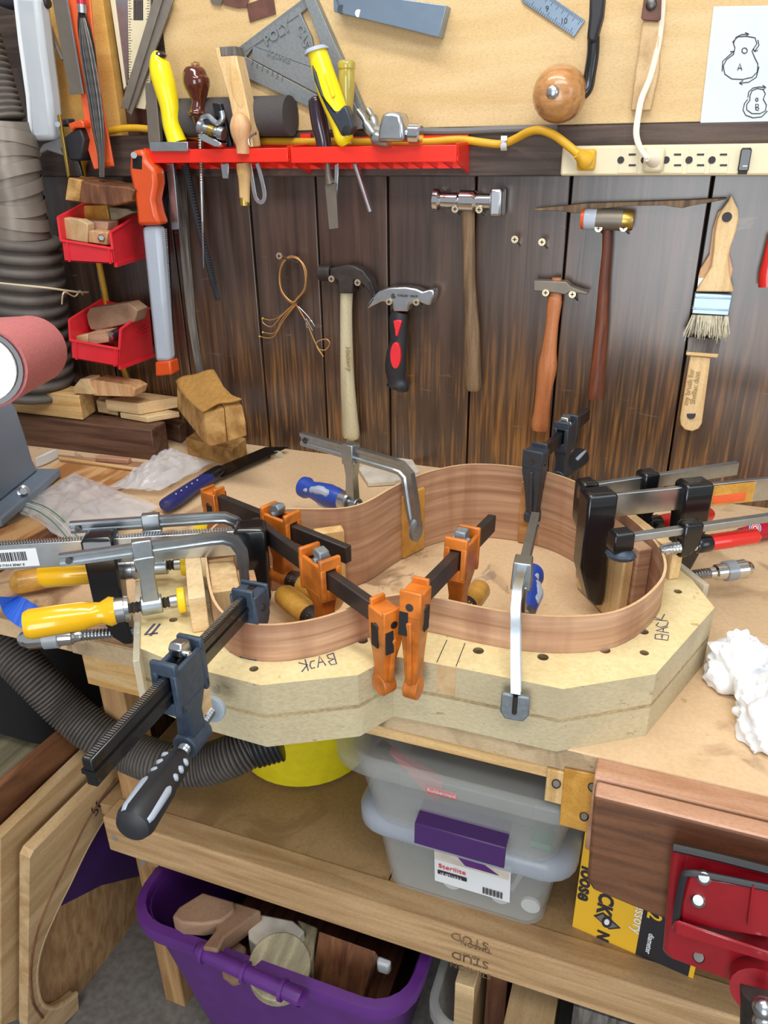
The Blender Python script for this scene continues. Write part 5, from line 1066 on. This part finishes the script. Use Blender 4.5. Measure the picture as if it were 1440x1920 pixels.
# blue tape
t = thing('tape_strip', 'twisted strip of bright blue masking tape at the bench edge on the left', 'tape', Q(40, 1140))
pp = [(-12, 1120, .03), (15, 1122, .035), (30, 1138, .028), (48, 1152, .018), (70, 1158, .012), (92, 1160, .006)]
mb = MB(); c0 = crm([Q(x, y, h) for x, y, h in pp], 5)
mb.loft([[p+V((.003*math.sin(i*.5), -.016*(1-i/60), .014*math.cos(i*.2)*(1-i/50))), p-V((.003, -.016*(1-i/60), .014*math.cos(i*.2)*(1-i/50)))] for i, p in enumerate(c0)], cap=False)('tape', 'tape_blue', t, solid=.0008)
# right: magenta tool
t = thing('marking_tool', 'dark red round tool with steel tip and ringed logo lying on the bench', 'tool', Q(1400, 1000))
rod('body', 'magenta_red', t, [(1389, 1003, 27), (1410, 999, 30), (1450, 991, 33), (1500, 981, 34)], .013, fn=Q)
rod('tip', 'chrome', t, [(1366, 1009, 8), (1370, 1008, 16), (1376, 1006, 22), (1390, 1003, 24)], .013, fn=Q, sub=0)
lc = on(Q(1416, 990, .024), UZ, 1416, 990)
nn = (CAM-lc).normalized(); sx = (Q(1450, 991, .013)-Q(1410, 999, .013)).normalized(); sy = nn.cross(sx).normalized()
for k, (r, m_) in enumerate(((.0088, 'white'), (.0078, 'blue'), (.0062, 'white'), (.0052, 'red'), (.0036, 'white'), (.0022, 'red'))):
    MB().ext([lc+nn*(.0002*k)+sx*(r*1.1*math.cos(a))+sy*(r*.85*math.sin(a)) for a in [i*math.pi/12 for i in range(24)]], -nn*.003)('logo_ring', m_, t)
# crumpled paper towel
t = thing('paper_towel', 'crumpled white paper towel at the right edge of the bench', 'paper towel', Q(1400, 1300))
def lump(c, r, seed, sc):
    nz = mathutils.noise; mb = MB(); n = 56; rg = []
    for i in range(n//2+1):
        a = math.pi*i/(n//2); row = []
        for j in range(n):
            d = V((math.sin(a)*math.cos(2*math.pi*j/n), math.sin(a)*math.sin(2*math.pi*j/n), math.cos(a)))
            q = d*2.2+V((seed, 0, 0)); k = 1+.40*nz.noise(q*.7)-.30*(abs(nz.noise(q*1.1))-.2)+.14*nz.noise(q*1.9)-.10*abs(nz.noise(q*2.6))
            p = V((d.x*sc[0], d.y*sc[1], d.z*sc[2]))*r*k; p.z = max(p.z, -c[2]+.001); row.append(V((c[0], c[1], B+c[2]))+p)
        rg.append(row)
    return mb.loft(rg)
a = Q(1388, 1252, .02); lump((a.x, a.y, .02), .034, 1.5, (1, .8, .95))('crumple', 'paper_towel', t, ang=50)
a = Q(1430, 1335, .018); lump((a.x, a.y, .018), .036, 4.2, (.8, 1.1, .8))('crumple', 'paper_towel', t, ang=50)
a = Q(1385, 1215, .04); lump((a.x, a.y, .035), .018, 7.7, (.8, .7, 1.4))('crumple', 'paper_towel', t, ang=50)
a = Q(1422, 1232, .04); lump((a.x, a.y, .035), .015, 2.7, (.8, .7, 1.4))('crumple', 'paper_towel', t, ang=50)
# ================================================================ UNDER THE BENCH
def rrect(x0, x1, y0, y1, r, z, n=5):
    out = []
    for cx, cy, a0 in ((x1-r, y1-r, 0), (x0+r, y1-r, 90), (x0+r, y0+r, 180), (x1-r, y0+r, 270)):
        for k in range(n+1): a = math.radians(a0+90*k/n); out.append(V((cx+r*math.cos(a), cy+r*math.sin(a), z)))
    return out
def tub(mb, x0, x1, y0, y1, r, zb, zt, tp, th=.003, floor=True):
    """open tub, walls with thickness, tapering towards the base by tp"""
    o = lambda z, k, g: rrect(x0+k+g, x1-k-g, y0+k+g, y1-k-g, r, z)
    rings = [o(zb, tp, 0), o(zt, 0, 0), o(zt, 0, th), o(zb+th, tp, th)]
    mb.loft(rings, cap=False); n = len(rings[0]); base_ = len(mb.v)-4*n
    mb.f.append(tuple(base_+i for i in range(n))); mb.f.append(tuple(base_+3*n+i for i in range(n))); return mb
# lower clear tote
t = thing('storage_tote', 'clear storage tote with purple latch and paper label, bottom of the two on the shelf', 'tote', (-.14, -.42, SZ), 'clear totes on the shelf')
tub(MB(), -.250, -.034, -.550, -.28, .022, SZ+.0015, SZ+.118, .013, .0022)('body', 'tote_clear', t, ang=50)
MB().loft([rrect(-.262, -.020, -.562, -.268, .032, SZ+.108), rrect(-.266, -.016, -.566, -.264, .034, SZ+.114), rrect(-.266, -.016, -.566, -.264, .034, SZ+.130), rrect(-.258, -.024, -.558, -.272, .030, SZ+.140)])('lid', 'lid_clear', t, ang=50)
lt = MB(); a = W(776, 1545, .572); b_ = W(948, 1600, .572)
x0, x1 = W(778, 1570, .57).x, W(948, 1610, .57).x
la, lb2, lc2 = W(778, 1541, .592), W(948, 1600, .592), W(778, 1577, .592)
lt.loft([[V((x, -.5935, la.z)), V((x, -.560, la.z+.003)), V((x, -.560, la.z)), V((x, -.590, la.z-.003)), V((x, -.592, lc2.z)), V((x, -.595, lc2.z))] for x in (la.x, lb2.x)])('latch', 'purple_dark', t, bev=.001)
lab = MB().loft([[V((x, y, z)) for x, y, z in ((W(812, 1598, .556).x, -.5515, SZ+.104), (W(956, 1640, .556).x, -.5515, SZ+.104), (W(954, 1690, .55).x, -.5425, SZ+.036), (W(812, 1650, .55).x, -.5425, SZ+.036))], [V((x, y, z)) for x, y, z in ((W(812, 1598, .556).x, -.5510, SZ+.104), (W(956, 1640, .556).x, -.5510, SZ+.104), (W(954, 1690, .55).x, -.5420, SZ+.036), (W(812, 1650, .55).x, -.5420, SZ+.036))]])('paper_label', 'white', t)
lx0, lx1 = W(812, 1640, .55).x, W(955, 1670, .55).x; fy = lambda z: -.5515+(SZ+.104-z)*.13-.0006
def lp(u, v, o=0): z = SZ+.104-v*.068; return V((lx0+(lx1-lx0)*u, fy(z)-o, z))
dwn = (lp(0, 1)-lp(0, 0)).normalized()
MB().loft([[lp(.02, .02), lp(.98, .02), lp(.98, .36), lp(.02, .36)], [p-UY*.0003 for p in (lp(.02, .02), lp(.98, .02), lp(.98, .36), lp(.02, .36))]])('label_picture', 'plaster', lab)
MB().loft([[lp(.3, .08, .0004), lp(.62, .08, .0004), lp(.86, .30, .0004), lp(.42, .30, .0004)], [p-UY*.0003 for p in (lp(.3, .08, .0004), lp(.62, .08, .0004), lp(.86, .30, .0004), lp(.42, .30, .0004))]])('label_picture', 'purple', lab)
text('Sterilite', 'printing', lp(.06, .56, .0006), UX, -dwn, .0105, 'red', lab, .0002)
MB().loft([[lp(.05, .64, .0003), lp(.44, .64, .0003), lp(.44, .74, .0003), lp(.05, .74, .0003)], [p-UY*.0003 for p in (lp(.05, .64, .0003), lp(.44, .64, .0003), lp(.44, .74, .0003), lp(.05, .74, .0003))]])('label_bar', 'ink', lab)
text('15 QT/14.2 L', 'printing', lp(.08, .725, .0008), UX, -dwn, .0048, 'white', lab, .0002)
bc = MB()
for k in range(16): bc.beam(lp(.66+k*.016, .76, .0004), lp(.66+k*.016, .93, .0004), .0006 if k % 3 else .0014, .0003, -UY)
bc('barcode', 'ink', lab)
# things inside the lower tote
random.seed(11)
def inside(name, label, m, mb, cat, group=None): mb(name, m, None, label, cat, group)
for i, (x, m) in enumerate(((848, 'white'),)): pass
for (x, y), l in (((845, 1700), 'left one of three white discs lying in the lower tote'), ((935, 1715), 'middle one of three white discs lying in the lower tote'), ((992, 1722), 'right one of three white discs lying in the lower tote')):
    p = W(x, y, .528); p.z = SZ+.022; inside('white_disc', l, 'white', MB().lathe(p, p+UY*.004, [(0, .011), (1, .011)], 20), 'disc', 'white discs in the lower tote')
MB().cyl(V((-.09, -.515, SZ+.03)), V((-.07, -.50, SZ+.075)), .009, 14)('chrome_fitting', 'chrome', None, 'shiny metal fitting at the right inside the lower tote', 'fitting')
MB().cyl(V((-.055, -.52, SZ+.014)), V((-.05, -.505, SZ+.014)), .006, 14)('brass_ring', 'brass', None, 'small brass ring near the right corner of the lower tote', 'ring')
MB().cyl(V((-.205, -.51, SZ+.06)), V((-.18, -.49, SZ+.075)), .012, 16)('metal_cap', 'steel', None, 'grey metal cap at the left inside the lower tote', 'fitting')
lump((-.20, -.48, SZ-B+.035), .036, 12, (1, .6, .9))('film_wad', 'bag_film', None, 'crumpled clear film at the left inside the lower tote', 'film')
lump((-.075, -.47, SZ-B+.04), .03, 15, (1, .7, 1))('film_wad', 'aqua', None, 'pale blue packing film at the right inside the lower tote', 'film')
# upper tote
z0 = SZ+.1425
t = thing('storage_tote', 'clear storage tote with small red label, on top of the purple-latched one', 'tote', (-.14, -.44, z0), 'clear totes on the shelf')
tub(MB(), -.262, -.018, -.588, -.30, .03, z0, z0+.103, .018, .0022)('body', 'tote_clear', t, ang=50)
MB().loft([rrect(-.272, -.008, -.598, -.29, .036, z0+.088), rrect(-.278, -.002, -.602, -.286, .038, z0+.094), rrect(-.278, -.002, -.602, -.286, .038, z0+.108), rrect(-.270, -.010, -.594, -.294, .034, z0+.114)])('lid', 'tote_clear', t, ang=50)
pa = W(802, 1476, .585); rl = MB().box(V((pa.x+.014, -.5835, pa.z-.004)), (.033, .0006, .009))('brand_label', 'red', t)
text('Rubbermaid', 'printing', V((pa.x-.001, -.5840, pa.z-.0065)), UX, UZ, .0062, 'white', rl, .0002)
def ins2(name, label, m, mb, cat): mb(name, m, None, label, cat)
ins2('red_packet', 'red triangular packet visible inside the upper tote', 'red', MB().loft([[V((-.228, -.545, z0+.075)), V((-.165, -.55, z0+.055)), V((-.170, -.55, z0+.018)), V((-.185, -.545, z0+.03))], [V((-.228, -.535, z0+.075)), V((-.165, -.54, z0+.055)), V((-.170, -.54, z0+.018)), V((-.185, -.535, z0+.03))]]), 'packet')
ins2('black_part', 'dark strip at the left inside the upper tote', 'box_black', MB().beam(V((-.245, -.53, z0+.07)), V((-.205, -.54, z0+.055)), .012, .006), 'part')
ins2('blue_packet', 'blue packet at the right inside the upper tote', 'blue_steel', MB().box((-.05, -.545, z0+.055), (.03, .02, .02)), 'packet')
ins2('green_packet', 'dark green packet at the right bottom inside the upper tote', 'green_cloth', MB().box((-.055, -.55, z0+.014), (.022, .02, .008)), 'packet')
lump((-.09, -.50, z0-B+.035), .034, 22, (1.2, .6, .8))('film_wad', 'bag_film', None, 'crumpled clear bag at the right inside the upper tote', 'film')
lump((-.19, -.49, z0-B+.035), .036, 27, (1, .6, .8))('film_wad', 'bag_film', None, 'crumpled clear bag at the left inside the upper tote', 'film')
MB().box((-.13, -.47, z0+.02), (.18, .12, .03))('grey_parts_pouch', 'grey_plastic', None, 'grey pouch along the bottom inside the upper tote', 'pouch')
# yellow shop vacuum
c = V((-.437, -.343, SZ)); t = thing('shop_vacuum', 'yellow bucket-shaped vacuum with black rim behind the mould on the shelf', 'vacuum', c)
MB().lathe(c+UZ*.002, c+UZ*.17, [(0, .092), (.03, .100), (.5, .108), (1, .114)], 40)('tank', 'tub_yellow', t)
MB().lathe(c+UZ*.165, c+UZ*.215, [(0, .118), (.2, .124), (.7, .124), (1, .105)], 40)('rim', 'black', t)
MB().lathe(c+UZ*.21, c+UZ*.27, [(0, .10), (.6, .09), (1, .06)], 32)('motor_head', 'box_black', t)
ring_stack('hose_port', None, Q(520, 1378, -.19), Q(470, 1398, -.20), .034, .030, 6, 'hose_black', None, seg=24, depth=.08, parent=t)
# corrugated hose
t = thing('vacuum_hose', 'long ribbed dark hose sweeping from the left under the bench to the yellow vacuum', 'hose', Q(300, 1420, -.25))
hp_ = [(-30, 1180, -.08), (20, 1225, -.10), (70, 1275, -.13), (125, 1330, -.17), (185, 1378, -.20), (245, 1410, -.22), (310, 1432, -.225), (380, 1434, -.225), (440, 1415, -.21), (478, 1395, -.20)]
c_ = crm([Q(*p) for p in hp_], 24); L = [0]
for i in range(1, len(c_)): L.append(L[-1]+(c_[i]-c_[i-1]).length)
def at(s):
    for i in range(len(L)-1):
        if L[i+1] >= s: return c_[i].lerp(c_[i+1], (s-L[i])/max(L[i+1]-L[i], 1e-9))
    return c_[-1]
n = 88; path = []; rad = []
for k in range(n):
    for u, r in ((0, .82), (.25, .97), (.5, 1), (.75, .97)):
        path.append(at(L[-1]*(k+u)/n)); rad.append(.0275*r)
MB().tube(path, rad, 20)('ribbed_tube', 'hose', t, ang=70)
# purple tote on the floor with scraps
t = thing('purple_tote', 'big purple plastic tote on the floor, full of wood scraps', 'tote', (-.39, -.42, 0))
PX0, PX1, PY0, PY1, PZ = -.597, -.182, -.618, -.26, .325
tub(MB(), PX0+.012, PX1-.012, PY0+.012, PY1-.012, .05, .002, PZ-.01, .045, .004)('body', 'purple', t, ang=50)
MB().loft([rrect(PX0, PX1, PY0, PY1, .06, PZ-.022), rrect(PX0-.002, PX1+.002, PY0-.002, PY1+.002, .062, PZ-.010), rrect(PX0, PX1, PY0, PY1, .06, PZ), rrect(PX0+.012, PX1-.012, PY0+.012, PY1-.012, .05, PZ+.002), rrect(PX0+.016, PX1-.016, PY0+.016, PY1-.016, .048, PZ-.012), rrect(PX0+.012, PX1-.012, PY0+.012, PY1-.012, .05, PZ-.022)], cap=False, closed=True)('rim', 'purple', t, ang=60)
hn = MB().tube([Q(378, 1783, -.455), Q(390, 1790, -.45), Q(545, 1862, -.45), Q(560, 1872, -.455)], .010, 14, sub=3)('handle_bar', 'purple', t)
for x, y in ((383, 1786), (460, 1823), (530, 1856)): 
    p = Q(x, y, -.45); MB().cyl(p-UX*.0022, p+UX*.0022, .0135, 20)('handle_collar', 'purple', hn)
GS = 'wood scraps in the purple tote'
def scrap(name, label, pix, h1, h0, m, cat='scrap', bev=.003, vec=None):
    mb = MB().plate(pix, h1, h0, Q); mb(name, m, None, label, cat, GS, bev=bev)
scrap('rounded_paddle', 'rounded tan wooden paddle at the upper left of the scraps', [(322, 1718), (335, 1700), (380, 1672), (440, 1690), (440, 1706), (415, 1726), (380, 1733), (340, 1730)], -.43, -.455, 'scrap_tan')
scrap('tapered_arm', 'tapering tan arm crossing below the rounded paddle', [(440, 1690), (490, 1706), (420, 1758), (408, 1782), (378, 1776), (405, 1742), (404, 1728)], -.435, -.465, 'scrap_tan')
scrap('white_octagon', 'whitish round-cornered chunk behind the disc', [(464, 1732), (485, 1712), (550, 1725), (572, 1745), (555, 1765), (520, 1762), (484, 1774), (466, 1758)], -.455, -.52, 'plaster')
scrap('pale_offcut', 'pale offcut beside the whitish chunk', [(556, 1722), (596, 1738), (585, 1800), (560, 1790), (572, 1750)], -.47, -.52, 'scrap_olive')
p = Q(524, 1812, -.46); nrm_ = (CAM-p).normalized()*.5+UZ*.5; nrm_.normalize()
MB().cyl(p-nrm_*.02, p+nrm_*.004, .040, 36)('round_disc', 'scrap_olive', None, 'round olive-toned wooden disc in the middle of the scraps', 'scrap', GS, bev=.0015)
MB().ext([Q(598, 1746, -.445), Q(704, 1784, -.445), Q(680, 1880, -.535), Q(580, 1862, -.535)], V((0, .010, -.022)))('reddish_plank', 'scrap_brown', None, 'wide reddish brown plank end at the right of the scraps', 'scrap', GS, bev=.001)
scrap('dark_lump', 'dim brown rounded lump between the tapered arm and the disc', [(416, 1770), (440, 1758), (462, 1775), (455, 1800), (430, 1806), (410, 1790)], -.48, -.53, 'scrap_tan')
scrap('white_offcut', 'small white offcut in the far right corner of the purple tote', [(708, 1790), (735, 1800), (728, 1812), (706, 1805)], -.47, -.49, 'white')
MB().bb((PX0+.07, PY0+.08, .05), (PX1-.07, PY1-.06, .16))('scrap_heap', 'scrap_brown', None, 'dark wood scraps filling the bottom of the purple tote', 'scrap', kind='stuff')
# yellow and black box
t = thing('saw_blade_box', 'yellow and black cardboard packet leaning behind the wooden vise jaw', 'box', Q(1180, 1760, -.33))
A_, B_, C_ = Q(1073, 1737, -.33), Q(1290, 1832, -.33), None
up_ = (W(1075, 1560, A_.y*-1+.0)-A_); ex = (B_-A_).normalized(); Hh = .19; upv = V((0, .05, 1)).normalized()
bd = V((0, .012, 0)); mid = A_.lerp(B_, .56)
qd = lambda p, q, h: [p, q, q+upv*h, p+upv*h]
MB().ext(qd(A_, mid, Hh), bd)('yellow_panel', 'box_yellow', t); MB().ext(qd(mid, B_, Hh), bd)('black_panel', 'box_black', t); MB().ext(qd(B_, B_+ex*.005, Hh), bd)('yellow_edge', 'box_yellow', t)
fo = -UY*.0006
def bt(s, x, y, sz, m, bold=0, parent=t, name='printing'):
    o = on(A_, ex, x, y); r = ray(x, y); nn2 = ex.cross(upv); k = (A_-CAM).dot(nn2)/r.dot(nn2); text(s, name, CAM+r*k+fo, -upv, ex, sz, m, parent, .0002, bold)
bt('LOCK', 1131, 1634, .0225, 'ink', .0008); bt('loose', 1092, 1622, .023, 'ink', .0007); bt('N', 1122, 1742, .018, 'ink', .0008)
bt('accessory', 1199, 1665, .0165, 'white', .0001); bt('E 12', 1222, 1672, .021, 'box_yellow', .0004); bt('diameter', 1217, 1748, .0085, 'white', .0001)
def bpt(x, y, o=0.0006):
    r = ray(x, y); nn2 = ex.cross(upv); return CAM+r*((A_-CAM).dot(nn2)/r.dot(nn2))-UY*o
for pix, o, m in (([(1113, 1716), (1131, 1710), (1164, 1740), (1142, 1742)], .0006, 'ink'), ([(1118, 1718), (1130, 1713), (1158, 1737), (1142, 1739)], .0009, 'grey_plastic')): MB().ext([bpt(x, y, o) for x, y in pix], UY*.0004)('emblem', m, t)
for r, m, o in ((11, 'ink', .0012), (5.5, 'white', .0015)): MB().ext([bpt(1138+r*math.cos(a)*.9, 1727+r*math.sin(a), o) for a in [i*math.pi/10 for i in range(20)]], UY*.0004)('emblem', m, t)
# mill stamp on the rail
rail = bench.children
rail = [o for o in bench.children if o.name.startswith('shelf_rail')][0]
for s, x, y, sz in (('STUD', 917, 1770, .018), ('TIMSON', 922, 1782, .010), ('KD HT', 900, 1797, .007), ('STUD', 917, 1806, .018), ('STIMSON', 921, 1829, .012)):
    text(s, 'mill_stamp', W(x, y, .5706)+UX*0, -UX, -UZ, sz, 'handle_oak', rail, .0002)
for x, y in ((216, 1570), (267, 1618)): MB().cyl(W(x, y, .5712), W(x, y, .569), .004, 12)('nail_head', 'dark_steel', rail)
# ------------------------------------------------ vise
t = thing('bench_vise', 'red cast iron bench vise with brown wooden jaw boards', 'vise', (.1, -.64, .65))
MB().bb((-.010, -.6305, B-.085), (.42, -.6045, B+.001))('inner_jaw', 'jaw_wood', t, bev=.002)
oj = MB().loft([[V((-.008, y, B+.001)), V((.42, y, B+.001)), V((.42, y, B-.118)), V((.06, y, B-.118)), V((.035, y, B-.114)), V((.002, y, B-.108)), V((-.004, y, B-.098))] for y in (-.6515, -.6325)])('outer_jaw', 'jaw_face', t, bev=.003)
oj.data.materials.append(MT['jaw_wood'])
for p in oj.data.polygons:
    if p.normal.z > .7: p.material_index = 1
vz = lambda x, y, d: W(x, y, d)
MB().loft([[vz(x, y, d) for x, y in [(1259, 1584), (1450, 1632), (1520, 1650), (1520, 1900), (1396, 1848), (1250, 1793), (1243, 1780), (1250, 1700)]] for d in (.672, .655)])('front_plate', 'vise_red', t, bev=.004)
MB().tube([vz(x, y, .674) for x, y in [(1262, 1588), (1350, 1608), (1460, 1636)]], .0035, 8)('top_edge', 'black', t)
MB().loft([[vz(x, y, d) for x, y in [(1290, 1640), (1450, 1665), (1450, 1758), (1272, 1730), (1275, 1690)]] for d in (.684, .672)])('raised_panel', 'vise_red', t, bev=.003)
MB().tube([vz(x, y, .6845) for x, y in [(1266, 1735), (1280, 1650), (1292, 1637), (1330, 1642), (1450, 1666)]], .0028, 8, sub=4)('panel_rib', 'box_black', t)
MB().loft([[vz(x, y, d) for x, y in [(1264, 1722), (1450, 1785), (1450, 1806), (1258, 1748)]] for d in (.690, .680)])('lower_rib', 'vise_red', t, bev=.004)
MB().loft([[vz(x, y, d) for x, y in [(1410, 1660), (1415, 1660), (1405, 1735), (1400, 1735)]] for d in (.688, .684)])('divider_rib', 'vise_red', t, bev=.0015)
for x, y, r in ((1309, 1688, .0055), (1320, 1645, .0055)): MB().lathe(vz(x, y, .6875), vz(x, y, .684), [(0, r*.7), (.4, r), (1, r)], 18)('screw_head', 'steel', t)
MB().lathe(vz(1310, 1794, .674), vz(1310, 1794, .671), [(0, .004), (1, .005)], 14)('plug_screw', 'dark_steel', t)
MB().cyl(vz(1424, 1855, .690), vz(1422, 1960, .690), .014, 20)('screw_boss', 'cast_iron', t)
MB().cyl(vz(1424, 1830, .672), vz(1424, 1862, .690), .022, 20)('collar', 'vise_red', t)
for x, y in ((1432, 1890), (1432, 1918)): MB().sphere(vz(x, y, .712), .0085, 12)('handle_ball', 'steel', t)
# end plates on the apron
br = MB().bb(W(1026, 1442, .606)-UY*0, W(1062, 1512, .606)+UY*.008)('apron_block', 'pine_v', bench, bev=.001, label='short pale block at the end of the apron')
b2 = MB().loft([[W(x, y, d) for x, y in [(1058, 1440), (1116, 1452), (1106, 1562), (1048, 1546)]] for d in (.607, .600)])('apron_plate', 'ochre', bench, bev=.001, label='orange-brown screwed plate beside the vise')
for x, y, pr in ((1043, 1470, br), (1111, 1476, b2), (1095, 1531, b2)): MB().lathe(W(x, y, .6105), W(x, y, .605), [(0, .003), (.3, .0042), (1, .0042)], 14)('screw', 'dark_steel', pr)
gs = [o for o in bench.children if o.name.startswith('gusset')][0]
# ------------------------------------------------ plywood forms at the left
F0, F1, F2, F3 = Q(56, 1603, -.30), Q(236, 1420, -.30), Q(262, 1748, -.778), Q(108, 1945, -.778)
nF = (F1-F0).cross(F3-F0).normalized(); nF = nF if nF.x > 0 else -nF
def FP(x, y, o=0.0): r = ray(x, y); return CAM+r*((F0+nF*o-CAM).dot(nF)/r.dot(nF))
fb = FP(54, 1935)
t = thing('bending_form', 'plywood form with routed guitar curve and 25 inked on it, leaning by the shelf', 'form', fb)
CUR = [(226, 1484), (206, 1522), (182, 1560), (160, 1600), (134, 1655), (106, 1712), (80, 1775), (70, 1830), (78, 1880), (98, 1893), (122, 1884), (146, 1866)]
cv = crm([FP(x, y) for x, y in CUR], 5)
outer = resample([FP(230, 1426), FP(56, 1603), FP(54, 1760), FP(52, 1930), FP(100, 1940), FP(148, 1893)], len(cv)-1)
mb = MB(); mb.loft([[a, b_, b_-nF*.016, a-nF*.016] for a, b_ in zip(outer, cv)])
mb('front_panel', 'birch_ply', t)
MB().tube([p-nF*.004 for p in cv], .0045, 8)('routed_lip', 'maple', t)
sh = lambda o, pix: [FP(x, y, o) for x, y in pix]
MB().ext(sh(-.017, [(60, 1606), (226, 1440), (275, 1500), (272, 1745), (135, 1915), (60, 1925)]), -nF*.004)('back_sheet', 'fir_v', t)
MB().ext(sh(-.0155, [(196, 1508), (262, 1560), (272, 1640), (190, 1660), (112, 1700), (128, 1660), (160, 1580)]), -nF*.001)('purple_film', 'purple_dark', t, label='purple film showing through the cut-out')
strokes([[(180.4, 1503), (181, 1508), (184, 1512), (188, 1512.4), (191, 1508.6), (191.5, 1504)], [(172, 1515), (173, 1522), (177, 1524.5), (177.5, 1519.5), (182, 1518), (183, 1522), (181, 1527), (178, 1530)]], FP, .0004, .0018, nF)('ink_number', 'ink', t, label='25 inked upside down')
MB().tube(crm([FP(x, y, -.0002) for x, y in [(214, 1462), (186, 1502), (158, 1548), (130, 1605), (104, 1660), (80, 1715), (62, 1775), (57, 1830), (62, 1880), (80, 1908)]], 5), .0022, 6)('routed_step', 'scrap_brown', t)
t = thing('plywood_form', 'second plywood sheet standing behind the numbered form', 'form', fb-UX*.03)
MB().ext([p-nF*.026 for p in sh(0, [(34, 1590), (222, 1400), (250, 1700), (130, 1900), (30, 1940)])], -nF*.014)('panel', 'birch_ply', t)
MB().ext([p-nF*.046 for p in sh(0, [(0, 1560), (200, 1375), (240, 1700), (100, 1900), (0, 1940)])], -nF*.010)('back_panel', 'scrap_brown', t)
MB().ext([p-nF*.06 for p in sh(0, [(-60, 1620), (20, 1590), (20, 1950), (-60, 1950)])], -nF*.03)('orange_board', None or 'ochre', None, 'orange-brown board at the far left behind the forms', 'board')
# dark things at the left, under the bench
t = thing('black_case', 'large black plastic case under the bench at the left edge', 'case', (-1.1, -.35, .42))
a = V((-.90, -.48, .40)); MB().loft([rrect(-1.35, -.83, -.45, -.15, .05, .40), rrect(-1.37, -.80, -.47, -.13, .06, .60), rrect(-1.37, -.80, -.47, -.13, .06, .64)])('shell', 'black_matte', t, bev=.01)
MB().bb((-1.37, -.475, .575), (-.80, -.470, .585))('seam', 'black', t)
t = thing('grey_bucket', 'dusty grey-green tub under the black case at the left', 'tub', (-.95, -.40, .1))
MB().lathe((-.95, -.36, .10), (-.95, -.36, .36), [(0, .12), (.5, .15), (.96, .165), (1, .17)], 32)('tub', 'scrap_olive', t)
t = thing('black_drum', 'round black rubber lid in the shadow at the lower left', 'lid', (-.97, -.52, .2))
MB().lathe((-.95, -.54, .20), (-.95, -.54, .33), [(0, .09), (.7, .10), (1, .085)], 32)('lid', 'black_matte', t)
MB().bb((-1.4, -.30, 0), (-.80, -.26, .40))('back_board', 'weathered', None, 'dusty grey board standing at the back under the bench', 'board', bev=.002)
# clear tote and boards at the bottom right
t = thing('floor_tote', 'grey translucent tote full of boards on the floor right of the purple tote', 'tote', (-.02, -.4, 0))
tub(MB(), -.165, .20, -.585, -.20, .03, .002, .30, .02, .003)('body', 'tote_clear', t, ang=50)
MB().loft([rrect(-.172, .207, -.592, -.193, .035, .285), rrect(-.172, .207, -.592, -.193, .035, .30), rrect(-.163, .198, -.583, -.202, .03, .30), rrect(-.163, .198, -.583, -.202, .03, .285)], cap=False, closed=True)('rim', 'tote_clear', t)
GB = 'boards in the grey tote'
for (x0, x1, y0, y1, z1, m, l) in ((-.145, -.12, -.54, -.30, .31, 'maple', 'narrow pale strip at the left in the grey floor tote'), (-.112, -.085, -.50, -.30, .33, 'walnut_v', 'dark walnut board second from left in the grey floor tote'), (-.078, -.02, -.565, -.35, .29, 'birch_ply', 'pale board lying nearest the front in the grey floor tote'), (-.075, -.06, -.34, -.25, .34, 'scrap_brown', 'red-brown board at the back of the grey floor tote'), (0, .07, -.52, -.30, .31, 'weathered', 'grey weathered board in the grey floor tote'), (.085, .11, -.54, -.30, .32, 'walnut_v', 'dark walnut board at the right in the grey floor tote')):
    MB().bb((x0, y0, .01), (x1, y1, z1))('board', m, None, l, 'board', GB, bev=.001)
